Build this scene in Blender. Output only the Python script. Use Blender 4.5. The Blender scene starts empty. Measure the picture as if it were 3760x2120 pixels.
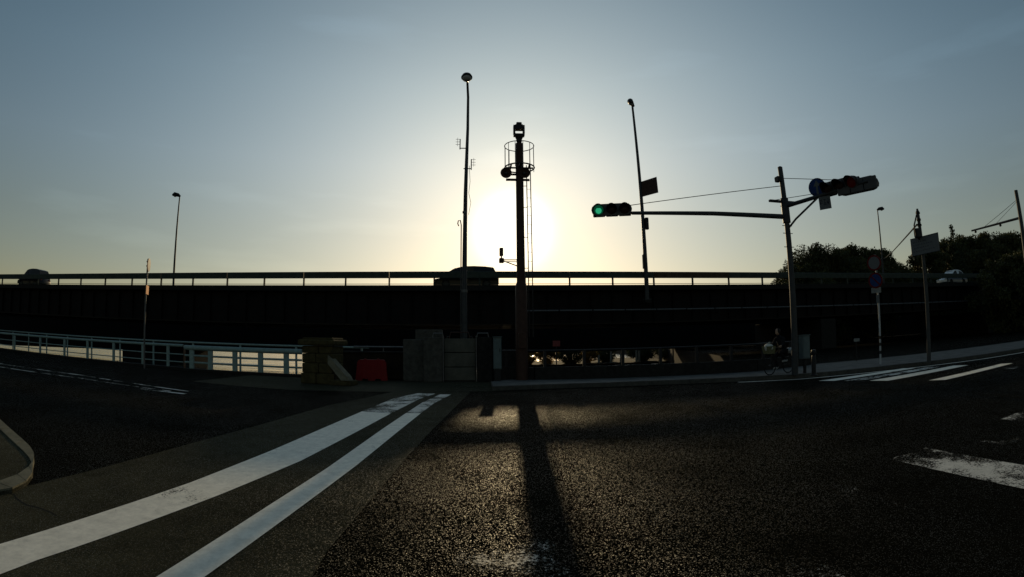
import bpy, bmesh, math, random
import numpy as np
from mathutils import Vector, Matrix, Quaternion
random.seed(7); rng = np.random.default_rng(7)
R_ = math.radians
sc = bpy.context.scene
col = sc.collection

# ------------------------------------------------------------------ camera (wide dashcam lens: equidistant fisheye)
CAM_H = 1.45
F_PX, PITCH, ROLL, YAW = 1862.2, 0.1046, 0.0098, 0.0784      # focal length in photo pixels, radians
W_PX, H_PX = 3760, 2120
def cam_to_world(c):                                          # c = right, down, forward
    cr, sr = math.cos(ROLL), math.sin(ROLL)
    x, y, z = cr*c[0]-sr*c[1], sr*c[0]+cr*c[1], c[2]
    cp, sp = math.cos(PITCH), math.sin(PITCH)
    X, Y, Z = x, z*cp+y*sp, z*sp-y*cp
    cy, sy = math.cos(YAW), math.sin(YAW)
    return Vector((cy*X+sy*Y, -sy*X+cy*Y, Z))
cd = bpy.data.cameras.new('camera')
cam = bpy.data.objects.new('camera', cd); col.objects.link(cam)
r_, d_, f_ = cam_to_world((1, 0, 0)), cam_to_world((0, 1, 0)), cam_to_world((0, 0, 1))
m = Matrix((( r_.x, -d_.x, -f_.x, 0), (r_.y, -d_.y, -f_.y, 0), (r_.z, -d_.z, -f_.z, CAM_H), (0, 0, 0, 1)))
cam.matrix_world = m
cd.type = 'PANO'
cd.sensor_fit = 'HORIZONTAL'; cd.sensor_width = 36.0; cd.sensor_height = 36.0*577/1024
cd.panorama_type = 'FISHEYE_LENS_POLYNOMIAL'
cd.fisheye_fov = math.pi
cd.fisheye_polynomial_k0 = 0.0
cd.fisheye_polynomial_k1 = -W_PX/(36.0*F_PX)
cd.fisheye_polynomial_k2 = 0.0; cd.fisheye_polynomial_k3 = 0.0; cd.fisheye_polynomial_k4 = 0.0
cd.clip_start = 0.05; cd.clip_end = 20000
sc.camera = cam

# ------------------------------------------------------------------ sky, sun, exposure
SUN_EL, SUN_AZ = R_(12.45), R_(4.68)                          # azimuth clockwise from +Y
sun_dir = Vector((math.sin(SUN_AZ)*math.cos(SUN_EL), math.cos(SUN_AZ)*math.cos(SUN_EL), math.sin(SUN_EL)))
w = bpy.data.worlds.new('World'); sc.world = w; w.use_nodes = True
nt = w.node_tree; nt.nodes.clear()
def N(t, **kw):
    n = nt.nodes.new(t)
    for k, v in kw.items(): setattr(n, k, v)
    return n
sky = N('ShaderNodeTexSky', sky_type='NISHITA', sun_disc=False, sun_elevation=SUN_EL, sun_rotation=SUN_AZ,
        altitude=0.0, air_density=1.0, dust_density=0.3, ozone_density=1.2)
bg = N('ShaderNodeBackground'); bg.inputs['Strength'].default_value = 0.15
out = N('ShaderNodeOutputWorld')
# the bright aureole of haze round the sun (depends on direction only, lies round the true sun)
tc = N('ShaderNodeTexCoord')
dot = N('ShaderNodeVectorMath', operation='DOT_PRODUCT'); dot.inputs[1].default_value = sun_dir
nrm = N('ShaderNodeVectorMath', operation='NORMALIZE')
nt.links.new(tc.outputs['Generated'], nrm.inputs[0]); nt.links.new(nrm.outputs[0], dot.inputs[0])
ac = N('ShaderNodeMath', operation='ARCCOSINE'); nt.links.new(dot.outputs['Value'], ac.inputs[0])
def lobe(sig, amp, p):
    a = N('ShaderNodeMath', operation='DIVIDE'); a.inputs[1].default_value = R_(sig); nt.links.new(ac.outputs[0], a.inputs[0])
    b = N('ShaderNodeMath', operation='POWER'); b.inputs[1].default_value = p; nt.links.new(a.outputs[0], b.inputs[0])
    c = N('ShaderNodeMath', operation='MULTIPLY'); c.inputs[1].default_value = -1; nt.links.new(b.outputs[0], c.inputs[0])
    d = N('ShaderNodeMath', operation='EXPONENT'); nt.links.new(c.outputs[0], d.inputs[0])
    e = N('ShaderNodeMath', operation='MULTIPLY'); e.inputs[1].default_value = amp; nt.links.new(d.outputs[0], e.inputs[0])
    return e
l1, l2 = lobe(4.6, 3.0, 5.0), lobe(26.5, 2.45, 1.6)
s12 = N('ShaderNodeMath', operation='ADD'); nt.links.new(l1.outputs[0], s12.inputs[0]); nt.links.new(l2.outputs[0], s12.inputs[1])
au = N('ShaderNodeVectorMath', operation='SCALE'); au.inputs[0].default_value = (1.06, 1.06, 0.92); nt.links.new(s12.outputs[0], au.inputs['Scale'])
add = N('ShaderNodeVectorMath', operation='ADD')
tint = N('ShaderNodeMix', data_type='RGBA', blend_type='MULTIPLY'); tint.inputs[0].default_value = 1.0
# murky, slightly absorbing air low down, all round the horizon
sxyz = N('ShaderNodeSeparateXYZ'); nt.links.new(nrm.outputs[0], sxyz.inputs[0])
murk = N('ShaderNodeValToRGB'); nt.links.new(sxyz.outputs['Z'], murk.inputs[0])
el_ = murk.color_ramp.elements; el_[0].position = 0.0; el_[0].color = (.30, .255, .20, 1); el_[1].position = 1.0; el_[1].color = (.50, .58, .52, 1)
for p_, c_ in ((.087, (.39, .315, .235)), (.21, (.46, .395, .31)), (.34, (.56, .52, .44)), (.48, (.57, .58, .50)), (.67, (.50, .565, .505))):
    e_ = el_.new(p_); e_.color = (*c_, 1)
nt.links.new(murk.outputs[0], tint.inputs[7])
nt.links.new(sky.outputs[0], tint.inputs[6])
# thin high cloud streaks
mp = N('ShaderNodeMapping'); mp.inputs['Scale'].default_value = (1.2, 1.2, 7.0); mp.inputs['Rotation'].default_value = (0.25, 0.35, 0)
nz = N('ShaderNodeTexNoise'); nz.inputs['Scale'].default_value = 2.2; nz.inputs['Detail'].default_value = 6
mr = N('ShaderNodeMapRange'); mr.inputs[1].default_value = .56; mr.inputs[2].default_value = .80; mr.inputs[3].default_value = 1.0; mr.inputs[4].default_value = 1.16
nt.links.new(nrm.outputs[0], mp.inputs[0]); nt.links.new(mp.outputs[0], nz.inputs['Vector']); nt.links.new(nz.outputs['Fac'], mr.inputs[0])
cl = N('ShaderNodeVectorMath', operation='SCALE'); nt.links.new(tint.outputs[2], cl.inputs[0]); nt.links.new(mr.outputs[0], cl.inputs['Scale'])
nt.links.new(cl.outputs[0], add.inputs[0]); nt.links.new(au.outputs[0], add.inputs[1])
nt.links.new(add.outputs[0], bg.inputs['Color']); nt.links.new(bg.outputs[0], out.inputs['Surface'])

sl = bpy.data.lights.new('sun', 'SUN'); sl.energy = 2.0; sl.angle = R_(0.7); sl.color = (1.0, 0.76, 0.42)
so = bpy.data.objects.new('sun', sl); col.objects.link(so)
so.rotation_mode = 'QUATERNION'; so.rotation_quaternion = sun_dir.to_track_quat('Z', 'Y'); so.location = sun_dir*200
vs = sc.view_settings; vs.view_transform = 'Standard'; vs.look = 'None'; vs.gamma = 1.0; vs.exposure = 0.0; vs.use_curve_mapping = False
sc.cycles.max_bounces = 6; sc.cycles.sample_clamp_indirect = 4.0

# ------------------------------------------------------------------ pixel helpers: a pixel gives a direction, the distance comes from what it touches
def ray(x, y):
    u, v = x-W_PX/2, y-H_PX/2
    r = math.hypot(u, v) or 1e-6; th = r/F_PX
    return cam_to_world((u*math.sin(th)/r, v*math.sin(th)/r, math.cos(th)))
EYE = Vector((0, 0, CAM_H))
def G(x, y, z=0.0):
    d = ray(x, y); return EYE + d*((z-CAM_H)/d.z)
def atY(x, y, Y):
    d = ray(x, y); return EYE + d*(Y/d.y)
def atR(x, y, R):
    d = ray(x, y); return EYE + d*(R/math.hypot(d.x, d.y))
def up(b, x, y):                                              # height above ground of pixel (x,y) for a thing whose base is b
    return atR(x, y, math.hypot(b.x, b.y))

# ------------------------------------------------------------------ materials
MATS = {}
def mat(name, c, rough=.6, metal=0.0, var=.25, scale=6.0, bump=0.0, bscale=40.0, spec=.08, emit=None, es=0.0, trans=None, coat=0.0):
    if name in MATS: return MATS[name]
    mm = bpy.data.materials.new(name); mm.use_nodes = True; t = mm.node_tree; b = t.nodes['Principled BSDF']
    b.inputs['Roughness'].default_value = rough; b.inputs['Metallic'].default_value = metal
    b.inputs['Specular IOR Level'].default_value = spec; b.inputs['Coat Weight'].default_value = coat
    tcn = t.nodes.new('ShaderNodeTexCoord'); n = t.nodes.new('ShaderNodeTexNoise')
    n.inputs['Scale'].default_value = scale; n.inputs['Detail'].default_value = 6; n.inputs['Roughness'].default_value = .62
    t.links.new(tcn.outputs['Object'], n.inputs['Vector'])
    rp = t.nodes.new('ShaderNodeValToRGB'); t.links.new(n.outputs['Fac'], rp.inputs[0])
    e = rp.color_ramp.elements; e[0].position = .32; e[1].position = .68
    e[0].color = (c[0]*(1-var), c[1]*(1-var), c[2]*(1-var), 1); e[1].color = (min(1, c[0]*(1+var)), min(1, c[1]*(1+var)), min(1, c[2]*(1+var)), 1)
    t.links.new(rp.outputs[0], b.inputs['Base Color'])
    if bump:
        n2 = t.nodes.new('ShaderNodeTexNoise'); n2.inputs['Scale'].default_value = bscale; n2.inputs['Detail'].default_value = 4
        t.links.new(tcn.outputs['Object'], n2.inputs['Vector'])
        bp = t.nodes.new('ShaderNodeBump'); bp.inputs['Strength'].default_value = bump; bp.inputs['Distance'].default_value = .02
        t.links.new(n2.outputs['Fac'], bp.inputs['Height']); t.links.new(bp.outputs[0], b.inputs['Normal'])
    if emit:
        b.inputs['Emission Color'].default_value = (*emit, 1); b.inputs['Emission Strength'].default_value = es
    if trans:
        b.inputs['Transmission Weight'].default_value = trans
    MATS[name] = mm; return mm

def asphalt(name, base, speck, seed):
    mm = bpy.data.materials.new(name); mm.use_nodes = True; t = mm.node_tree; b = t.nodes['Principled BSDF']; L = t.links.new
    g = t.nodes.new('ShaderNodeNewGeometry')
    def noise(s, d=4):
        n = t.nodes.new('ShaderNodeTexNoise'); n.inputs['Scale'].default_value = s; n.inputs['Detail'].default_value = d
        n.noise_dimensions = '4D'; n.inputs['W'].default_value = seed; L(g.outputs['Position'], n.inputs['Vector']); return n
    big, mid = noise(.35, 5), noise(3.0, 5)
    v = t.nodes.new('ShaderNodeTexVoronoi'); v.inputs['Scale'].default_value = 165; L(g.outputs['Position'], v.inputs['Vector'])
    v2 = t.nodes.new('ShaderNodeTexVoronoi'); v2.inputs['Scale'].default_value = 165; v2.feature = 'DISTANCE_TO_EDGE'; L(g.outputs['Position'], v2.inputs['Vector'])
    sep = t.nodes.new('ShaderNodeSeparateColor'); L(v.outputs['Color'], sep.inputs[0])
    # per-stone tone: most stones dark, a few pale
    rp = t.nodes.new('ShaderNodeValToRGB'); L(sep.outputs[0], rp.inputs[0]); e = rp.color_ramp.elements
    e[0].position = 0; e[0].color = (base*.8, base*.74, base*.46, 1); e[1].position = 1.0; e[1].color = (speck, speck*.93, speck*.78, 1)
    x = e.new(.72); x.color = (base*1.25, base*1.15, base*.72, 1)
    x = e.new(.90); x.color = (base*1.6, base*1.42, base*.92, 1)
    tone = t.nodes.new('ShaderNodeMapRange'); tone.inputs[1].default_value = .3; tone.inputs[2].default_value = .7; tone.inputs[3].default_value = .5; tone.inputs[4].default_value = 1.55
    mx = t.nodes.new('ShaderNodeMath'); mx.operation = 'MULTIPLY_ADD'; mx.inputs[1].default_value = .6; L(big.outputs['Fac'], mx.inputs[0])
    mm2 = t.nodes.new('ShaderNodeMath'); mm2.operation = 'MULTIPLY'; mm2.inputs[1].default_value = .4; L(mid.outputs['Fac'], mm2.inputs[0]); L(mm2.outputs[0], mx.inputs[2])
    L(mx.outputs[0], tone.inputs[0])
    sc_ = t.nodes.new('ShaderNodeVectorMath'); sc_.operation = 'SCALE'; L(rp.outputs[0], sc_.inputs[0]); L(tone.outputs[0], sc_.inputs['Scale'])
    L(sc_.outputs[0], b.inputs['Base Color'])
    rr = t.nodes.new('ShaderNodeMapRange'); rr.inputs[1].default_value = .80; rr.inputs[2].default_value = 1.0; rr.inputs[3].default_value = .85; rr.inputs[4].default_value = .42; L(sep.outputs[1], rr.inputs[0])
    L(rr.outputs[0], b.inputs['Roughness'])
    rs_ = t.nodes.new('ShaderNodeMapRange'); rs_.inputs[1].default_value = .86; rs_.inputs[2].default_value = .96; rs_.inputs[3].default_value = .0; rs_.inputs[4].default_value = .14; L(sep.outputs[1], rs_.inputs[0])
    wear_ = noise(.9, 5); wr = t.nodes.new('ShaderNodeMapRange'); wr.inputs[1].default_value = .34; wr.inputs[2].default_value = .66; wr.inputs[3].default_value = .25; wr.inputs[4].default_value = 1.5; L(wear_.outputs['Fac'], wr.inputs[0])
    sm_ = t.nodes.new('ShaderNodeMath'); sm_.operation = 'MULTIPLY'; L(rs_.outputs[0], sm_.inputs[0]); L(wr.outputs[0], sm_.inputs[1]); L(sm_.outputs[0], b.inputs['Specular IOR Level'])
    # stones stand proud of the binder and are tilted at random
    hs = t.nodes.new('ShaderNodeMath'); hs.operation = 'MINIMUM'; hs.inputs[1].default_value = .22; L(v2.outputs['Distance'], hs.inputs[0])
    bp = t.nodes.new('ShaderNodeBump'); bp.inputs['Strength'].default_value = .4; bp.inputs['Distance'].default_value = .006
    L(hs.outputs[0], bp.inputs['Height'])
    tl = t.nodes.new('ShaderNodeVectorMath'); tl.operation = 'SUBTRACT'; tl.inputs[1].default_value = (.5, .5, .5); L(v.outputs['Color'], tl.inputs[0])
    tl2 = t.nodes.new('ShaderNodeVectorMath'); tl2.operation = 'MULTIPLY'; tl2.inputs[1].default_value = (.5, .5, 0); L(tl.outputs[0], tl2.inputs[0])
    ad = t.nodes.new('ShaderNodeVectorMath'); ad.operation = 'ADD'; L(bp.outputs[0], ad.inputs[0]); L(tl2.outputs[0], ad.inputs[1])
    nn = t.nodes.new('ShaderNodeVectorMath'); nn.operation = 'NORMALIZE'; L(ad.outputs[0], nn.inputs[0]); L(nn.outputs[0], b.inputs['Normal'])
    MATS[name] = mm; return mm
def paint(name, c, wear, seed, tint=(.03, .029, .026)):
    mm = bpy.data.materials.new(name); mm.use_nodes = True; t = mm.node_tree; b = t.nodes['Principled BSDF']; L = t.links.new
    g = t.nodes.new('ShaderNodeNewGeometry')
    def noise(s, d, w_):
        n = t.nodes.new('ShaderNodeTexNoise'); n.noise_dimensions = '4D'; n.inputs['W'].default_value = w_; n.inputs['Scale'].default_value = s; n.inputs['Detail'].default_value = d
        n.inputs['Roughness'].default_value = .75; L(g.outputs['Position'], n.inputs['Vector']); return n
    a, f = noise(1.1, 3, seed), noise(45, 4, seed+3)
    s = t.nodes.new('ShaderNodeMath'); s.operation = 'MULTIPLY_ADD'; s.inputs[1].default_value = .55; L(a.outputs['Fac'], s.inputs[0])
    s2 = t.nodes.new('ShaderNodeMath'); s2.operation = 'MULTIPLY'; s2.inputs[1].default_value = .45; L(f.outputs['Fac'], s2.inputs[0]); L(s2.outputs[0], s.inputs[2])
    rp = t.nodes.new('ShaderNodeValToRGB'); L(s.outputs[0], rp.inputs[0]); e = rp.color_ramp.elements
    e[0].position = max(0, wear-.03); e[0].color = (0, 0, 0, 1); e[1].position = wear+.03; e[1].color = (1, 1, 1, 1)
    dirt = noise(7, 6, seed+9); dr = t.nodes.new('ShaderNodeMapRange'); dr.inputs[1].default_value = .3; dr.inputs[2].default_value = .7; dr.inputs[3].default_value = .70; dr.inputs[4].default_value = 1.12
    L(dirt.outputs['Fac'], dr.inputs[0])
    sc_ = t.nodes.new('ShaderNodeVectorMath'); sc_.operation = 'SCALE'; sc_.inputs[0].default_value = c; L(dr.outputs[0], sc_.inputs['Scale']); L(sc_.outputs[0], b.inputs['Base Color']); L(rp.outputs[0], b.inputs['Alpha'])
    b.inputs['Roughness'].default_value = .6; b.inputs['Specular IOR Level'].default_value = .3
    bp = t.nodes.new('ShaderNodeBump'); bp.inputs['Strength'].default_value = .25; bp.inputs['Distance'].default_value = .01; L(f.outputs['Fac'], bp.inputs['Height']); L(bp.outputs[0], b.inputs['Normal'])
    MATS[name] = mm; return mm

A_ROAD = asphalt('asphalt_old', .0046, .013, 1.0)
A_PATCH = asphalt('asphalt_relaid', .034, .065, 5.0)
P_LINE = paint('road_paint', (.78, .72, .61), .375, 2)
P_WORN = paint('road_paint_worn', (.58, .55, .49), .50, 6)
P_GHOST = paint('road_paint_nearly_gone', (.48, .46, .41), .615, 11)
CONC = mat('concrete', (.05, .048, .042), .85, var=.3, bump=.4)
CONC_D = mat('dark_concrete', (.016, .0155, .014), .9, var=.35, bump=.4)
KERB = mat('kerb_concrete', (.13, .12, .085), .85, var=.25, bump=.5)
STONE = mat('pillar_stone', (.045, .037, .016), .85, var=.35, bump=.6, bscale=25)
GALV = mat('galvanised_steel', (.10, .10, .10), .5, .6, var=.25, scale=12)
GREYP = mat('grey_painted_steel', (.04, .042, .044), .5, .2, var=.2)
BROWN_GLARE = mat('brown_glare_steel', (.04, .022, .017), .5, .1, var=.2)  # on the tower the brown is sun glare put into the colour
BLACKP = mat('black_paint', (.018, .018, .019), .45, var=.2)
TEAL = mat('teal_painted_steel', (.17, .235, .225), .5, .1, var=.2, scale=9)
RAILP = mat('green_grey_rail_paint', (.03, .038, .032), .55, .1, var=.25, scale=3)
RUST = mat('rust_stained_rail', (.05, .034, .022), .7, .1, var=.4, scale=5)
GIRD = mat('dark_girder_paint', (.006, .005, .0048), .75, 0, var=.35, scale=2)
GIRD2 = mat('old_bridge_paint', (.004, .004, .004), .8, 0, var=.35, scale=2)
FLNG = mat('lit_flange_paint', (.012, .010, .007), .7, 0, var=.4, scale=3)  # paler than the girder: faint light on the flange put into the colour
RED = mat('red_plastic', (.14, .005, .005), .45, var=.15)
WHITE = mat('white_paint', (.34, .345, .34), .5, var=.12)
PALEB = mat('pale_blue_paint', (.08, .105, .108), .5, .1, var=.15)
BLUE = mat('sign_blue', (.01, .03, .11), .4, var=.1)
SRED = mat('sign_red', (.09, .006, .006), .4, var=.1)
SWHT = mat('sign_white', (.10, .105, .108), .45, var=.08)
SBACK = mat('sign_back', (.22, .22, .22), .5, .5, var=.15)
TXT = mat('sign_lettering', (.012, .014, .03), .6, var=.1)
ORANGE = mat('orange_reflector', (.6, .2, .03), .4, var=.1)
DARKLENS = mat('dark_signal_lens', (.03, .014, .012), .25, var=.1)
GREENLENS = mat('lit_green_signal_lens', (.01, .10, .05), .3, var=.3, scale=40, emit=(.02, .55, .25), es=.07)
GREENCORE = mat('lit_green_signal_core', (.02, .3, .14), .3, var=.4, scale=60, emit=(.06, .9, .42), es=.36)
REDLENS = mat('red_glint_signal_lens', (.05, .006, .006), .3, var=.05, emit=(.9, .03, .02), es=.004)  # faint emission stands in for a red glint on the lens
HOUSE = mat('signal_housing', (.06, .058, .058), .5, .1, var=.15)
TYRE = mat('tyre_rubber', (.012, .012, .012), .8, var=.2)
RIM = mat('wheel_rim', (.04, .04, .04), .5, .3, var=.1)
GLASS = mat('tinted_glass', (.012, .012, .012), .2, 0, var=.05, spec=.12)
CARG = mat('car_paint_dark', (.01, .011, .014), .3, .1, var=.05, coat=.15)
CARB = mat('car_paint_bronze', (.03, .025, .016), .4, .2, var=.05, coat=.1)
CARW = mat('car_paint_silver', (.42, .43, .43), .3, .2, var=.04, coat=.5)
LAMPL = mat('lamp_glass', (.30, .30, .28), .2, var=.05)
BARK = mat('bark', (.05, .038, .026), .9, var=.4, scale=14, bump=.6)
CLOTH = mat('dark_clothing', (.012, .012, .014), .9, var=.3, scale=20)
SKIN = mat('skin', (.30, .19, .13), .55, var=.08)
HAIR = mat('dark_hair', (.015, .012, .01), .6, var=.3, scale=30)
BAG = mat('pale_bag', (.42, .41, .36), .75, var=.2, scale=15)
WICK = mat('basket_mesh', (.12, .115, .06), .7, var=.3, scale=20)
SOIL = mat('bank_soil', (.016, .013, .008), .95, var=.4, scale=.8, bump=.8, bscale=6)
HILL = mat('far_shore', (.05, .06, .05), .95, var=.3, scale=.05)
def leafmat(name, c, tr):
    mm = bpy.data.materials.new(name); mm.use_nodes = True; t = mm.node_tree; b = t.nodes['Principled BSDF']
    oi = t.nodes.new('ShaderNodeTexNoise'); g = t.nodes.new('ShaderNodeNewGeometry'); t.links.new(g.outputs['Position'], oi.inputs['Vector']); oi.inputs['Scale'].default_value = 1.3
    rp = t.nodes.new('ShaderNodeValToRGB'); t.links.new(oi.outputs['Fac'], rp.inputs[0]); e = rp.color_ramp.elements
    e[0].position = .3; e[1].position = .7; e[0].color = (c[0]*.55, c[1]*.6, c[2]*.6, 1); e[1].color = (c[0]*1.4, c[1]*1.3, c[2]*1.1, 1)
    t.links.new(rp.outputs[0], b.inputs['Base Color']); b.inputs['Roughness'].default_value = .65; b.inputs['Specular IOR Level'].default_value = .2
    tb = t.nodes.new('ShaderNodeBsdfTranslucent'); t.links.new(rp.outputs[0], tb.inputs[0])
    mx = t.nodes.new('ShaderNodeMixShader'); mx.inputs[0].default_value = tr
    t.links.new(b.outputs[0], mx.inputs[1]); t.links.new(tb.outputs[0], mx.inputs[2]); t.links.new(mx.outputs[0], t.nodes['Material Output'].inputs[0])
    return mm
LEAF = leafmat('broadleaf_foliage', (.045, .05, .018), .25)
LEAF2 = leafmat('conifer_foliage', (.03, .04, .018), .2)
LEAFG = leafmat('backlit_shrub_foliage', (.20, .12, .02), .5)  # golden backlight put into the leaf colour

# ------------------------------------------------------------------ mesh helpers
class MB:
    def __init__(s): s.v = []; s.f = []
    def add(s, vs_, fs, M=None):
        o = len(s.v)
        s.v += [tuple(M @ Vector(p)) if M is not None else tuple(p) for p in vs_]
        s.f += [tuple(i+o for i in f) for f in fs]; return s
    def box(s, a, b, M=None, bev=0.0):
        x0, y0, z0 = a; x1, y1, z1 = b
        if not bev:
            return s.add([(x0,y0,z0),(x1,y0,z0),(x1,y1,z0),(x0,y1,z0),(x0,y0,z1),(x1,y0,z1),(x1,y1,z1),(x0,y1,z1)],
                     [(0,3,2,1),(4,5,6,7),(0,1,5,4),(1,2,6,5),(2,3,7,6),(3,0,4,7)], M)
        e = bev; vs_ = []; fs = []
        rings = [(z0, e), (z0+e, 0), (z1-e, 0), (z1, e)]
        for z, i in rings:
            for (cx, cy, sx, sy) in ((x0,y0,1,1),(x1,y0,-1,1),(x1,y1,-1,-1),(x0,y1,1,-1)):
                if i: vs_ += [(cx+sx*e, cy+sy*e, z)]*1
                else: vs_ += [(cx+sx*e*.3, cy+sy*e*.3, z)]
        for k in range(3):
            for j in range(4): fs.append((k*4+j, k*4+(j+1)%4, k*4+4+(j+1)%4, k*4+4+j))
        fs += [(3,2,1,0), (12,13,14,15)]
        return s.add(vs_, fs, M)
    def tube(s, pts, rad, n=10, cap=True, M=None):
        pts = [Vector(p) for p in pts]; rad = rad if isinstance(rad, (list, tuple)) else [rad]*len(pts)
        vs_ = []; fs = []; pu = None
        for i, p in enumerate(pts):
            t = (pts[min(i+1, len(pts)-1)]-pts[max(i-1, 0)]).normalized()
            if pu is None:
                a = Vector((0, 0, 1)) if abs(t.z) < .9 else Vector((1, 0, 0)); u = t.cross(a).normalized()
            else:
                u = (pu - t*pu.dot(t)).normalized()
            pu = u; v = t.cross(u)
            for k in range(n):
                q = 2*math.pi*k/n; vs_.append(p+(u*math.cos(q)+v*math.sin(q))*rad[i])
        for i in range(len(pts)-1):
            for k in range(n): fs.append((i*n+k, i*n+(k+1)%n, (i+1)*n+(k+1)%n, (i+1)*n+k))
        if cap: fs += [tuple(reversed(range(n))), tuple(range((len(pts)-1)*n, len(pts)*n))]
        return s.add(vs_, fs, M)
    def prism(s, poly, a, b, M=None):                         # polygon in XY from z=a to z=b
        n = len(poly); vs_ = [(x, y, a) for x, y in poly]+[(x, y, b) for x, y in poly]
        fs = [tuple(reversed(range(n))), tuple(range(n, 2*n))]+[(i, (i+1) % n, n+(i+1) % n, n+i) for i in range(n)]
        return s.add(vs_, fs, M)
    def sheet(s, poly, z): 
        return s.add([(x, y, z) for x, y in poly], [tuple(range(len(poly)))])
    def lathe(s, prof, n=20, M=None):                         # (r, z) profile about Z
        vs_ = []; fs = []
        for r, z in prof:
            for k in range(n):
                q = 2*math.pi*k/n; vs_.append((r*math.cos(q), r*math.sin(q), z))
        for i in range(len(prof)-1):
            for k in range(n): fs.append((i*n+k, i*n+(k+1)%n, (i+1)*n+(k+1)%n, (i+1)*n+k))
        fs += [tuple(reversed(range(n))), tuple(range((len(prof)-1)*n, len(prof)*n))]
        return s.add(vs_, fs, M)
    def mesh(s, name, material, smooth=False, origin=(0, 0, 0)):
        me = bpy.data.meshes.new(name); o = Vector(origin)
        me.from_pydata([tuple(Vector(p)-o) for p in s.v], [], s.f); me.update()
        bm = bmesh.new(); bm.from_mesh(me); bmesh.ops.recalc_face_normals(bm, faces=bm.faces); bm.to_mesh(me); bm.free()
        if smooth:
            for p in me.polygons: p.use_smooth = True
            try: me.set_sharp_from_angle(angle=R_(40))
            except Exception: pass
        me.materials.append(material); return me
def obj(name, me, parent=None, loc=None):
    o = bpy.data.objects.new(name, me); col.objects.link(o)
    if parent is not None: o.parent = parent
    if loc is not None: o.location = loc
    return o
def part(name, mb, material, parent, smooth=False):           # mb in world coordinates
    org = Vector(parent['_o']) if '_o' in parent else Vector((0, 0, 0))
    o = obj(name, mb.mesh(name, material, smooth, org), parent); o['_o'] = tuple(org); return o
def tag(o, label, cat, group=None, kind=None):
    if label: o['label'] = label
    if cat: o['category'] = cat
    if group: o['group'] = group
    if kind: o['kind'] = kind
    return o
def thing(name, label, cat, loc=(0, 0, 0), group=None):
    o = bpy.data.objects.new(name, None); o.empty_display_size = .2; col.objects.link(o); o.location = loc; o['_o'] = tuple(loc)
    return tag(o, label, cat, group)
def struct(name, mb, material, smooth=False):
    o = obj(name, mb.mesh(name, material, smooth)); o['kind'] = 'structure'; o['_o'] = (0., 0., 0.); return o
def frame(origin, face, upv=(0, 0, 1)):                       # local -Y looks along `face`
    f = Vector(face).normalized(); u = Vector(upv); x = (-f).cross(u).normalized() if False else u.cross(f).normalized()
    x = f.cross(u).normalized()*-1; z = x.cross(-f).normalized()
    z = (-f).cross(x).normalized()*-1 if (x.cross(-f)).z < 0 else x.cross(-f).normalized()
    M = Matrix.Identity(4)
    for i, c in enumerate((x, -f, z)):
        for j in range(3): M[j][i] = c[j]
    M.translation = Vector(origin); return M

# ================================================================== SETTING
# land with the quay edge along the railings; water beyond it
land_poly = [(-400, -200), (400, -200), (400, 400), (46, 400), (36, 110), (27, 66), (20, 40), (13.5, 19.0), (10.5, 16.9), (2.2, 17.9), (1.2, 19.6), (-4.4, 20.0), (-7.0, 20.35), (-14.0, 21.15), (-32.0, 24.2), (-400, 86)]
mb = MB(); n = len(land_poly)
mb.prism(land_poly, -3.5, 0.0)
road = struct('road', mb, A_ROAD)
road.data.materials.append(CONC_D)
for p_ in road.data.polygons:
    if abs(p_.normal.z) < .5: p_.material_index = 1
# relaid strip with the white lines
def pxg(l): return [tuple(G(x, y))[:2] for x, y in l]
strip = [(-1.05, .2), (-1.0, 2.8), (-1.02, 3.21), (-.83, 6.4), (-.68, 8.28), (-.08, 14.63), (-2.3, 14.6), (-3.28, 11.05), (-3.88, 6.24), (-4.05, 4.43), (-4.16, 3.47), (-4.22, 3.07), (-4.5, .2)]
part('asphalt_patch', MB().sheet(strip, .004), A_PATCH, road)
far_patch = [(-5.5, 14.3), (-.06, 14.75), (.5, 14.78), (1.32, 15.05), (1.3, 18.3), (-4.4, 18.9), (-6.5, 19.2), (-9, 19.4), (-9.4, 15.2)]
part('asphalt_patch', MB().sheet(far_patch, .004), A_PATCH, road)
def band(name, left, right, m_, z=.008):
    mb = MB(); n = len(left); vs_ = [(x, y, z) for x, y in left]+[(x, y, z) for x, y in right]
    mb.add(vs_, [(i, i+1, n+i+1, n+i) for i in range(n-1)]); return part(name, mb, m_, road)
band('white_line', [(-3.55, -.3), (-3.2, 2.19), (-2.84, 4.43), (-2.65, 6.21), (-2.49, 8.2), (-2.3, 10.3)], [(-3.05, -.3), (-2.77, 2.19), (-2.36, 4.2), (-2.08, 5.8), (-1.86, 8.0), (-1.66, 10.1)], P_LINE)
band('white_line', [(-2.3, 10.32), (-2.02, 12.9), (-1.55, 14.2)], [(-1.66, 10.12), (-1.36, 12.75), (-1.05, 14.1)], P_WORN)
band('white_line', [(-2.1, .2), (-1.92, 2.45), (-1.79, 4.14), (-1.67, 5.52), (-1.51, 8.18), (-1.36, 10.2)], [(-1.75, .2), (-1.64, 2.59), (-1.50, 4.2), (-1.37, 5.7), (-1.21, 8.1), (-1.06, 10.2)], P_LINE)
band('white_line', [(-1.36, 10.22), (-1.21, 12.0), (-.9, 14.0)], [(-1.06, 10.22), (-.92, 11.9), (-.6, 13.9)], P_WORN)
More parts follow.
